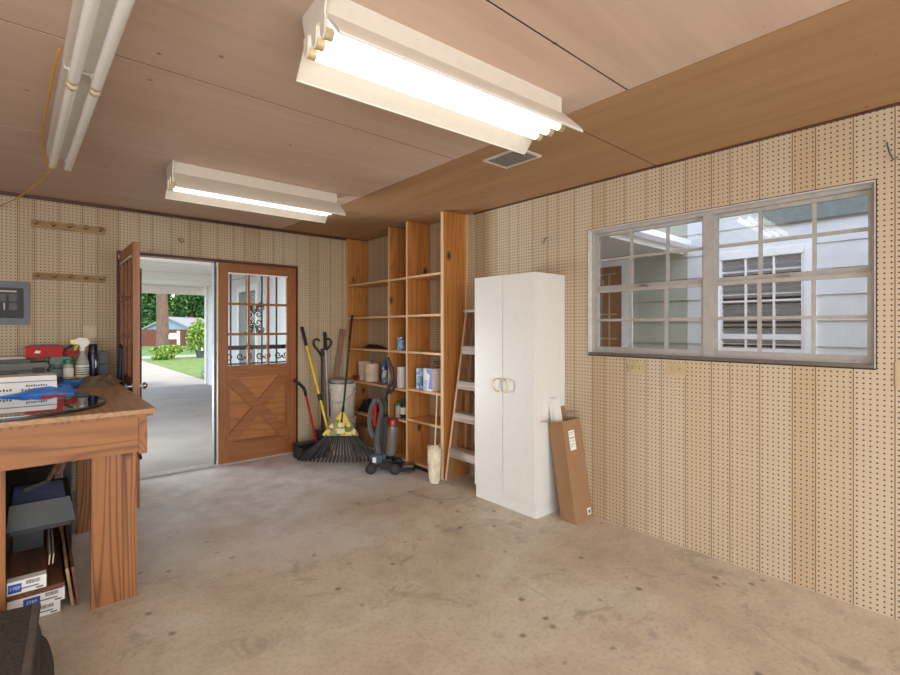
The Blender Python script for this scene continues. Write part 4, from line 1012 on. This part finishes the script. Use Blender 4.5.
b = BM(); tube(b, smooth([(SB[0]-.022, SB[1], SB[2]+.285), (SB[0]-.04, SB[1], SB[2]+.26), (SB[0]-.048, SB[1], SB[2]+.235)], 2), .006, 8); obj('trigger', b, M['yellow'], r)
FB = (.348, 4.80, BZ)
r = thing('flask', FB, 'tall dark blue flask standing on the bench right of the spray bottle', 'flask')
b = BM(); lathe(b, [(0, 0), (.034, 0), (.036, .01), (.036, .2), (.032, .215), (0, .215)], FB, 24); obj('body', b, M['navy'], r)
b = BM(); lathe(b, [(0, .212), (.031, .212), (.03, .275), (.026, .28), (0, .28)], FB, 24); obj('cup', b, M['black'], r)
b = BM(); prism(b, [(-.004, .09), (.006, .09), (.008, .13), (.002, .16), (-.006, .13)], -.037, -.0362, lambda u, v, d: (FB[0]+.012+u, FB[1]+d+.003, FB[2]+v)); obj('emblem', b, M['paper'], r)
r = thing('grey_drill_case', (.425, 4.9, BZ), 'narrow grey plastic case beside the flask near the open door', 'tool case')
b = BM(); box(b, .392, .452, 4.86, 4.98, BZ, 1.075, .005); obj('base', b, M['char'], r)
b = BM(); box(b, .392, .452, 4.86, 4.98, 1.079, 1.178, .005); obj('lid', b, M['char'], r)
r = thing('pry_bar', (.49, 4.6, .7), 'blue black long bars leaning on the open door beyond the bench', 'bar')
for k, (x, y) in enumerate(((.497, 4.55), (.515, 4.62))):
    b = BM(); tube(b, [(x, y, .02), (x+.012, y+.02, 1.16), (x+.018, y+.025, 1.22-.02*k), (x+.005, y, 1.24-.02*k)], .011, 8); obj('bar', b, M['navy'] if k == 0 else M['steel'], r)

# under the bench ----------------------------------------------------
def pack(x0, x1, y0, y1, z0, h, lab, blue):
    r = thing('flooring_pack', ((x0+x1)/2, (y0+y1)/2, z0), lab, 'flooring pack', 'packs of laminate flooring under the bench')
    n = 3
    for k in range(n):
        b = BM(); a = z0+h*k/n; box(b, x0, x1, y0+.003, y1, a+.001, a+h/n-.0005, .002); obj('plank', b, M['lam'], r)
    b = BM(); box(b, x0, x1-.003, y0-.001, y0+.003, z0+.003, z0+h-.001); box(b, x0, x1-.003, y0-.001, y0+.05, z0+h-.001, z0+h+.001); lb = obj('end_label', b, M['paper'], r)
    if blue is not None:
        bx0, bx1 = blue
        b = BM(); box(b, bx0, bx1, y0-.0018, y0-.0008, z0+h*.18, z0+h*.82); obj('blue_square', b, M['bluelab'], lb)
        t = text_bm('STEP', h*.30, lambda u, v: ((bx0+bx1)/2+u, y0-.0022, z0+h*.5+v)); obj('lettering', t, M['paper'], lb)
    b = BM(); xx = x1-.075
    rr = random.Random(int(z0*1000)+3)
    for k in range(11): wq = rr.uniform(.0015, .0035); box(b, xx, xx+wq, y0-.0018, y0-.0008, z0+h*.62, z0+h*.9); xx += wq+.002
    obj('barcode', b, M['ink'], lb)
    b = BM(); box(b, x1-.11, x1-.03, y0-.0018, y0-.0008, z0+h*.36, z0+h*.44); box(b, x1-.04, x1-.015, y0-.0018, y0-.0008, z0+h*.15, z0+h*.25); obj('print', b, M['grey'], lb)
    return r
pack(-.10, .092, 2.99, 4.2, .0, .06, 'bottom laminate flooring pack of the stack under the bench', None)
pack(-.10, .108, 2.97, 4.15, .063, .062, 'middle laminate flooring pack of the stack under the bench, white labelled', (-.045, .015))
b = BM(); box(b, -.10, .10, 2.958, 4.15, .127, .15, .002); obj('loose_plank', b, M['lam'], loc=(0, 3.5, .127), label='loose brown plank between the flooring packs', cat='plank')
pk = pack(-.10, .04, 2.955, 4.1, .152, .062, 'top laminate flooring pack with a blue square on its end label', (-.096, -.05))
for (x, z1, m, lab) in ((.118, .20, 'lam_edge', 'plank standing on edge against the flooring packs, inner of the two'), (.140, .15, 'lam', 'brown plank standing on edge at the right side of the flooring packs, outermost')):
    b = BM(); obox(b, (x+.008, 3.0, .10), (x+.008, 4.15, .10), .195, .012, (-.12, 0, 1), .001); obj('edge_plank', b, M[m], loc=(x, 3.5, 0), label=lab, cat='plank')
b = BM()
for k in range(2): obox(b, (.05+k*.014, 3.05, .242), (.05+k*.014, 4.0, .242), .048, .005, (.1, 0, 1), .001)
obj('wrapped_strips', b, M['wrap'], loc=(.07, 3.5, .217), label='thin pale trim strips on edge on the top flooring pack', cat='trim strips')
r = thing('grey_lidded_bin', (.02, 3.4, .3), 'dark grey flat box resting above the flooring packs under the bench', 'box')
b = BM()
prism(b, [(-.105, .42), (.150, .42), (.128, .535), (-.095, .535)], 3.03, 3.045, lambda u, v, d: (u, d+(v-.42)*.25, v)); obj('front_flap', b, M['grey_dk'], r)
b = BM(); box(b, -.1, .14, 3.07, 3.6, .41, .50, .004); obj('tray', b, M['black'], r)
b = BM(); box(b, -.09, .115, 3.09, 3.5, .502, .515, .003); obj('blue_liner', b, plain('pale_blue_card', rgb(120, 140, 186), .5), r)
b = BM(); box(b, -.095, .132, 3.06, 3.6, .392, .409); box(b, -.09, .03, 3.33, 3.58, .216, .393); obj('runner', b, M['black'], r)
r = thing('hand_saw', (.06, 3.5, .52), 'old hand tool with a curved wooden grip lying on the grey box', 'hand tool')
b = BM(); tube(b, smooth([(.05, 3.45, .535), (.075, 3.48, .58), (.10, 3.5, .62), (.12, 3.5, .61), (.115, 3.5, .57), (.09, 3.5, .55)], 2), .011, 8); obj('grip', b, M['redwood'], r)
b = BM(); obox(b, (.05, 3.45, .53), (-.05, 3.35, .525), .02, .012, (0, 0, 1)); obj('blade', b, M['alu_dk'], r)
r = thing('metal_bracket_rail', (.16, 3.75, 0), 'dark upright metal rail with pale bolts under the bench', 'rail')
b = BM(); box(b, .125, .165, 3.73, 3.76, 0, .92, .002); obj('rail', b, M['black'], r)
for z in (.72, .80, .86):
    b = BM(); tube(b, [(.152, 3.728, z), (.152, 3.72, z)], .012, 12); obj('bolt', b, M['steel'], r)
b = BM(); box(b, -1.05, -.33, 2.96, 3.95, .002, .82, .006); obj('dark_block', b, plain('shade_block_paint', rgb(46, 40, 36), .8), loc=(-.7, 3.4, 0), label='unseen dark block added under the bench to keep side light out', cat='crate')  # out of view, added to block light from the left under the bench
r = thing('dark_block', (-.3, 4.5, 0), 'dark crate standing on the floor far under the bench', 'crate')
b = BM(); box(b, -.75, .1, 4.35, 4.8, 0, .85, .006); obj('crate', b, plain('dark_crate', rgb(40, 34, 32), .8), r)
# dark carpet offcuts at the near left
def carpet(name, pts, thick, x0, x1, lab):
    """a strip of carpet whose cross-section runs through pts (x, z), laid along y"""
    r = b = BM()
    y0, y1 = pts['y']
    P = smooth([(x, 0, z) for x, z in pts['p']], 2)
    up = []; 
    for i, p in enumerate(P):
        d = (P[min(i+1, len(P)-1)]-P[max(i-1, 0)]).normalized(); n = Vector((-d.z, 0, d.x)); up.append((p, n))
    poly = [(p.x, p.z) for p, n in up]+[((p-n*thick).x, (p-n*thick).z) for p, n in reversed(up)]
    prism(b, poly, y0, y1, lambda u, v, d: (u, d, v))
    for v in b.verts:
        v.co.y += .012*math.sin(v.co.x*40)+ .03*v.co.x
    return obj(name, b, M['carpet'], loc=((x0+x1)/2, (y0+y1)/2, 0), label=lab, cat='carpet', group='carpet offcuts by the bench')
r = thing('carpet_offcut', (-.4, 2.1, .218), 'dark flecked carpet offcut lying flat on top of the pile, pale bound edge', 'carpet', 'carpet offcuts by the bench')
b = BM(); prism(b, [(-.75, 1.55), (-.052, 1.55), (.0, 2.58), (-.16, 2.615), (-.75, 2.63)], .233, .250, lambda u, v, d: (u, v, d)); obj('pile', b, M['carpet'], r)
b = BM(); obox(b, (-.052, 1.55, .243), (.0, 2.58, .243), .02, .03, (0, 0, 1), .004); obj('bound_edge', b, M['carpet_bk'], r)
carpet('carpet_offcut', dict(y=(1.7, 2.60), p=[(-.75, .19), (-.3, .20), (-.05, .205), (-.0, .19), (.018, .12), (.028, .016)]), .012, -.75, .03, 'dark carpet offcut folded just under the top one of the pile')
carpet('carpet_offcut', dict(y=(1.7, 2.52), p=[(-.75, .14), (-.3, .15), (-.02, .155), (.025, .14), (.045, .08), (.055, .014)]), .012, -.75, .05, 'dark carpet offcut bending to the floor at the outer side of the pile')
b = BM(); box(b, -.75, -.03, 1.75, 2.5, 0.002, .118, .012); obj('carpet_roll', b, M['carpet_bk'], loc=(-.4, 2.1, 0), label='flat folded carpet at the base of the carpet pile', cat='carpet')

# ================================================================ outside, through the door
GZ = -.03
b = BM(); box(b, -9, 3.2, YB+.12, 12.9, GZ-.1, GZ+.012); struct('porch_floor', b, M['porch_conc'])
b = BM(); box(b, -9, 3.42, 12.915, 27.5, GZ-.1, GZ); struct('driveway', b, M['path_conc'])
b = BM(); box(b, 3.42, 30, 12.915, 25.2, GZ-.1, GZ+.01); struct('lawn', b, M['grass'])
b = BM(); box(b, 3.42, 30, 25.2, 27.5, GZ-.1, GZ); struct('side_path', b, M['path_conc'])
b = BM(); prism(b, [(27.5, GZ), (36, GZ), (44, -.1), (90, -.6), (90, -.9), (27.5, -.9)], -30, 45, lambda u, v, d: (d, u, v)); struct('far_lawn', b, M['grass_far'])
# open porch roof
b = BM()
ys = [YB+.12]+[5.7+1.54*k for k in range(6)]
ys = [5.22, 5.6, 7.07, 8.61, 10.1, 11.69, 13.2]
for y0, y1 in zip(ys, ys[1:]): box(b, -.6, 3.19, y0+.022, y1-.022, 2.40, 2.43)
struct('porch_ceiling', b, M['soffit'])
b = BM(); box(b, -.6, 3.5, 5.22, 13.4, 2.433, 2.5); struct('porch_deck', b, M['darkgap'])
b = BM(); box(b, -.6, 3.5, 13.2, 13.4, 2.2, 2.5); struct('porch_beam', b, M['soffit'])
# house wall at the right of the porch, in lapped boards
def lap_wall(name, x, y0, y1, z0, z1, pitch, mat, sgn=-1):
    bm = BM(); z = z0
    while z < z1-.001:
        zt = min(z1, z+pitch); prism(bm, [(x, z), (x+sgn*.014, z), (x+sgn*.002, zt), (x, zt)], y0, y1, lambda u, v, d: (u, d, v)); z = zt
    prism(bm, [(x, z0), (x, z1), (x-sgn*.1, z1), (x-sgn*.1, z0)], y0, y1, lambda u, v, d: (u, d, v))
    return struct(name, bm, mat)
lap_wall('porch_wall', 3.2, 5.24, 12.85, GZ, 2.4, .2, M['sid_blue'])
b = BM(); box(b, 3.15, 3.24, 12.78, 12.9, GZ, 2.4); box(b, 3.16, 3.2, 9.2, 9.32, GZ+.02, 2.2); box(b, 3.16, 3.2, 10.3, 10.42, GZ+.02, 2.2); box(b, 3.16, 3.2, 9.2, 10.42, 2.1, 2.22); struct('trim_6', b, M['white_trim'])
b = BM(); box(b, 3.175, 3.195, 9.32, 10.3, GZ+.03, 2.1); struct('door_4', b, M['grey'])
# roof over the workshop, so that only the door and window let the sky in
b = BM(); box(b, XL-.3, XR+.16, YF-.3, 5.24, 2.56, 2.62); struct('roof', b, M['roofg'])

def foliage(name, c, rad, n, size, mat, parent, seed, core=True):
    rr = random.Random(seed); verts = []; faces = []
    blobs = [(Vector((rr.uniform(-.6, .6)*rad[0], rr.uniform(-.6, .6)*rad[1], rr.uniform(-.65, .65)*rad[2])), rr.uniform(.35, .6)) for _ in range(11)]
    for k in range(n):
        o, s = rr.choice(blobs)
        d = Vector((rr.gauss(0, 1), rr.gauss(0, 1), rr.gauss(0, 1))).normalized()*(rr.random()**.35)
        p = Vector(c)+o+Vector((d.x*rad[0]*s, d.y*rad[1]*s, d.z*rad[2]*s))
        q = Quaternion((rr.gauss(0, 1), rr.gauss(0, 1), rr.gauss(0, 1), rr.gauss(0, 1))).normalized()
        sz = size*rr.uniform(.6, 1.3); i0 = len(verts)
        for u, v in ((-1, 0), (0, -.42), (1, 0), (0, .42)): verts.append(p+q @ Vector((u*sz, v*sz, 0)))
        faces.append((i0, i0+1, i0+2, i0+3))
    me = bpy.data.meshes.new(name); org = Vector(WL[parent.name])
    me.from_pydata([v-org for v in verts], [], faces)
    o = bpy.data.objects.new(name, me); COL.objects.link(o); me.materials.append(mat); o.parent = parent; WL[o.name] = tuple(org)
    return o
def tree(c, h, rad, trunk, n, size, mat, lab, seed, name='tree', cat='tree', group=None):
    r = thing(name, (c[0], c[1], c[2]), lab, cat, group)
    b = BM(); tube(b, [(c[0], c[1], c[2]-.02), (c[0]+.05, c[1], c[2]+h*.4), (c[0], c[1], c[2]+h)], [trunk, trunk*.8, trunk*.4], 10); obj('trunk', b, M['bark'], r)
    foliage('foliage', (c[0], c[1], c[2]+h), rad, n, size, mat, r, seed); return r
b = thing('big_tree', (6.15, 35.2, -.06), 'thick brown tree trunk standing in the yard left of the white mailbox', 'tree')
bm = BM(); tube(bm, [(6.15, 35.2, -.06), (6.15, 35.2, .4), (6.12, 35.2, 2.2), (6.0, 35.2, 6.5)], [.5, .37, .33, .28], 18); obj('trunk', bm, M['bark'], b)
foliage('foliage', (6.0, 35.2, 8.2), (3.2, 3.2, 2.0), 2200, .25, M['leaf_mid'], b, 91)
# mailbox
r = thing('mailbox', (6.75, 33.7, GZ-.03), 'white mailbox on a thick white post in the yard', 'mailbox')
bm = BM(); box(bm, 6.66, 6.8, 33.6, 33.8, -.06, 1.16, .01); obj('post', bm, M['white_trim'], r)
bm = BM(); prism(bm, [(6.22, .66), (6.66, .66), (6.66, .93), (6.58, 1.03), (6.3, 1.03), (6.22, .93)], 33.55, 33.85, lambda u, v, d: (u, d, v)); obj('box', bm, M['white_trim'], r)
# fence
r = thing('board_fence', (8.5, 42.5, -.1), 'reddish brown board fence across the far side of the yard', 'fence')
fa, fb = Vector((4.0, 46.6, -.15)), Vector((13.5, 38.9, -.15)); dn = (fb-fa).normalized()
bm = BM(); L = (fb-fa).length; n = int(L/.15)
for k in range(n):
    p = fa+dn*(k*.15); obox(bm, p, p+Vector((0, 0, 1.36+.015*(k % 3))), .142, .025, dn)
obj('boards', bm, M['fence'], r)
bm = BM()
for z in (.3, 1.1): obox(bm, fa+Vector((0, .04, z)), fb+Vector((0, .04, z)), .09, .04, (0, 0, 1))
obj('rail', bm, M['fence'], r)
# neighbours
def house(c, w, d, hw, hr, lab, wall, sidew=Vector((math.cos(TH), -math.sin(TH), 0))):
    r = thing('neighbour_house', c, lab, 'house'); nn = Vector((-sidew.y, sidew.x, 0)); C = Vector(c)
    f = lambda u, v, dd: C+sidew*u+nn*dd+Vector((0, 0, v))
    bm = BM(); prism(bm, [(-w/2, 0), (w/2, 0), (w/2, hw), (0, hr), (-w/2, hw)], 0, d, f); obj('wall', bm, wall, r)
    for s in (-1, 1):
        bm = BM(); prism(bm, [(0, hr+.02), (0, hr+.16), (s*(w/2+.4), hw-.4*(hr-hw)/(w/2)+.14), (s*(w/2+.4), hw-.4*(hr-hw)/(w/2))], -.35, d+.3, f); obj('roof', bm, M['roofg'], r)
    bm = BM(); prism(bm, [(w*.28, hw-1.0), (w*.42, hw-1.0), (w*.42, hw-.25), (w*.28, hw-.25)], -.03, .02, f); obj('window', bm, M['dark_in'], r)
    return r
house((10.1, 54.8, -1.2), 4.6, 6, 2.45, 3.5, 'small blue grey gabled house behind the fence', M['house_blue'])
house((15.6, 50.5, -1.2), 4.2, 6, 2.3, 3.3, 'second low house with a pale roof right of the gabled one', M['house_blue'])
house((10.4, 29.4, -.06), 7.6, 7, 1.3, 4.4, 'pale house with a sloping roof beyond the shrubs at the right of the opening', M['soffit'])
# planting
def shrub(c, rad, n, size, mat, lab, seed, name='shrub'):
    r = thing(name, (c[0], c[1], c[2]), lab, 'shrub')
    b = BM()
    for k in range(5): a = k*1.26; tube(b, [(c[0], c[1], c[2]), (c[0]+math.cos(a)*rad[0]*.4, c[1]+math.sin(a)*rad[1]*.4, c[2]+rad[2]*1.1)], [.025, .008], 6)
    obj('stem', b, M['bark'], r); foliage('foliage', (c[0], c[1], c[2]+rad[2]), rad, n, size, mat, r, seed); return r
shrub((4.3, 23.9, GZ), (.7, .55, .32), 1500, .085, M['leaf_bright'], 'low bright green leafy clump beside the driveway', 11)
shrub((5.75, 24.3, GZ+.34), (.55, .55, .85), 1700, .085, M['leaf_bright'], 'tall yellow green shrub in a pot at the far side of the lawn', 12)
r = thing('flower_pot', (5.75, 24.3, GZ), 'grey pot under the tall yellow green shrub', 'pot')
b = BM(); lathe(b, [(0, .011), (.14, .011), (.2, .3), (.22, .33), (.18, .33), (0, .31)], (5.75, 24.3, GZ), 20); obj('pot', b, M['grey'], r)
shrub((3.68, 14.5, GZ), (.22, .28, .24), 900, .04, M['leaf_grey'], 'small silvery plant at the lawn edge by the house corner', 13)
for k, (x, y) in enumerate(((9.2, 62), (11.2, 67.5), (13.6, 61.5), (15.8, 67.5), (18.0, 60.5), (20.2, 66), (13.4, 74), (8.8, 74))):
    labs = ['dark green tree behind the fence at the left edge of the doorway view', 'leafy tree behind the fence beside the big trunk', 'dense green tree directly behind the gabled house', 'tall tree behind the second house', 'green tree right of the second house, mostly behind the porch wall', 'farthest right tree beyond the yard, behind the porch wall', 'back row tree filling the gap above the house roofs', 'back row tree at the left, above the fence']
    tree((x, y, -.9), 6.0+.6*(k % 3), (1.8, 1.8, 4.8), .3, 3000, .34, M['leaf_dark' if k % 3 != 1 else 'leaf_mid'], labs[k], 30+k, group='trees beyond the yard')

# ================================================================ outside, through the window
XO = 4.7
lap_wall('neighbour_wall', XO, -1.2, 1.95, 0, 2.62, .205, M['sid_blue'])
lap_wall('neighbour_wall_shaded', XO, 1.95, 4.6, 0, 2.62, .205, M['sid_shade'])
b = BM(); box(b, 3.22, 9, -2.5, 5.1, GZ-.1, GZ); struct('side_yard', b, M['porch_conc'])
b = BM(); box(b, XO-.14, XO+.1, -1.2, 4.6, 2.62, 2.66); box(b, XO-.16, XO-.12, -1.2, 4.6, 2.56, 2.70); struct('eave', b, M['soffit'])
b = BM(); box(b, XO-.04, XO-.012, -1.2, 1.35, 2.235, 2.40, .006); struct('eave_shade_strip', b, plain('eave_shade_tone', rgb(112, 126, 124), .6))  # dark strip that draws the soft band of eave shade on the wall
w2 = thing('window_2', (XO, 1.33, 1.0), None, None, kind='structure')
b = BM(); y0, y1, z0, z1 = 1.03, 1.66, .85, 1.98; tW = .075
for a in ((y0-tW, y0, z0-tW, z1+tW), (y1, y1+tW, z0-tW, z1+tW), (y0, y1, z1, z1+tW), (y0-tW-.02, y1+tW+.02, z0-tW, z0)): box(b, XO-.045, XO-.0, a[0], a[1], a[2], a[3], .004)
box(b, XO-.035, XO, y0-.0, y0+.02, z0, z1); box(b, XO-.035, XO, y1-.02, y1, z0, z1)
obj('casing', b, M['winframe'], w2)
b = BM()
for y in (y0+.21, y0+.42): box(b, XO-.035, XO-.02, y-.008, y+.008, z0, z1)
for z in (1.29, 1.31): box(b, XO-.035, XO-.015, y0, y1, z-.012, z+.012)
box(b, XO-.035, XO-.015, y0, y1, 1.17, 1.20); box(b, XO-.035, XO-.02, y0, y1, 1.6, 1.615)
obj('sash', b, M['winframe'], w2)
b = BM(); box(b, XO-.012, XO-.008, y0, y1, z0, z1); obj('glass_pane', b, M['glass_d'], w2)
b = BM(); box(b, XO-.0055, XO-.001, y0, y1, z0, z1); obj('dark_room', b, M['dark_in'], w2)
b = BM(); z = 1.2
while z < z1-.02: obox(b, (XO-.018, y0+.02, z), (XO-.018, y1-.02, z), .022, .003, (-.3, 0, .95)); z += .05
obj('blind', b, M['blind'], w2)
# breezeway roof between the two buildings and the brown door beneath it
b = BM(); box(b, XR+.16, XO-.02, 2.02, 3.7, 2.13, 2.17); box(b, XR+.16, XO-.02, 1.98, 2.02, 2.08, 2.21); struct('breezeway_roof', b, M['soffit'])
b = BM(); prism(b, [(1.90, 2.20), (1.99, 2.20), (1.99, 2.12), (1.93, 2.12), (1.90, 2.15)], XR+.2, XO-.06, lambda u, v, d: (d, u, v)); struct('gutter', b, M['white_trim'])
d3 = thing('door_3', (XO, 3.0, 0), None, None, kind='structure')
b = BM(); box(b, XO-.05, XO-.012, 2.60, 3.45, 0, 2.03); obj('panel', b, M['brown_door'], d3)
b = BM()
for y in (2.745, 2.9, 3.05, 3.2): box(b, XO-.058, XO-.05, y-.008, y+.008, 1.0, 1.95)
for z in (1.0, 1.26, 1.52, 1.95): box(b, XO-.058, XO-.05, 2.66, 3.35, z-.008, z+.008)
obj('glazing_bar', b, M['cream'], d3)
b = BM(); box(b, XO-.06, XO-.01, 2.50, 2.60, 0, 2.12); box(b, XO-.06, XO-.01, 3.45, 3.55, 0, 2.12); box(b, XO-.06, XO-.01, 2.50, 3.55, 2.03, 2.12); obj('casing', b, M['winframe'], d3)
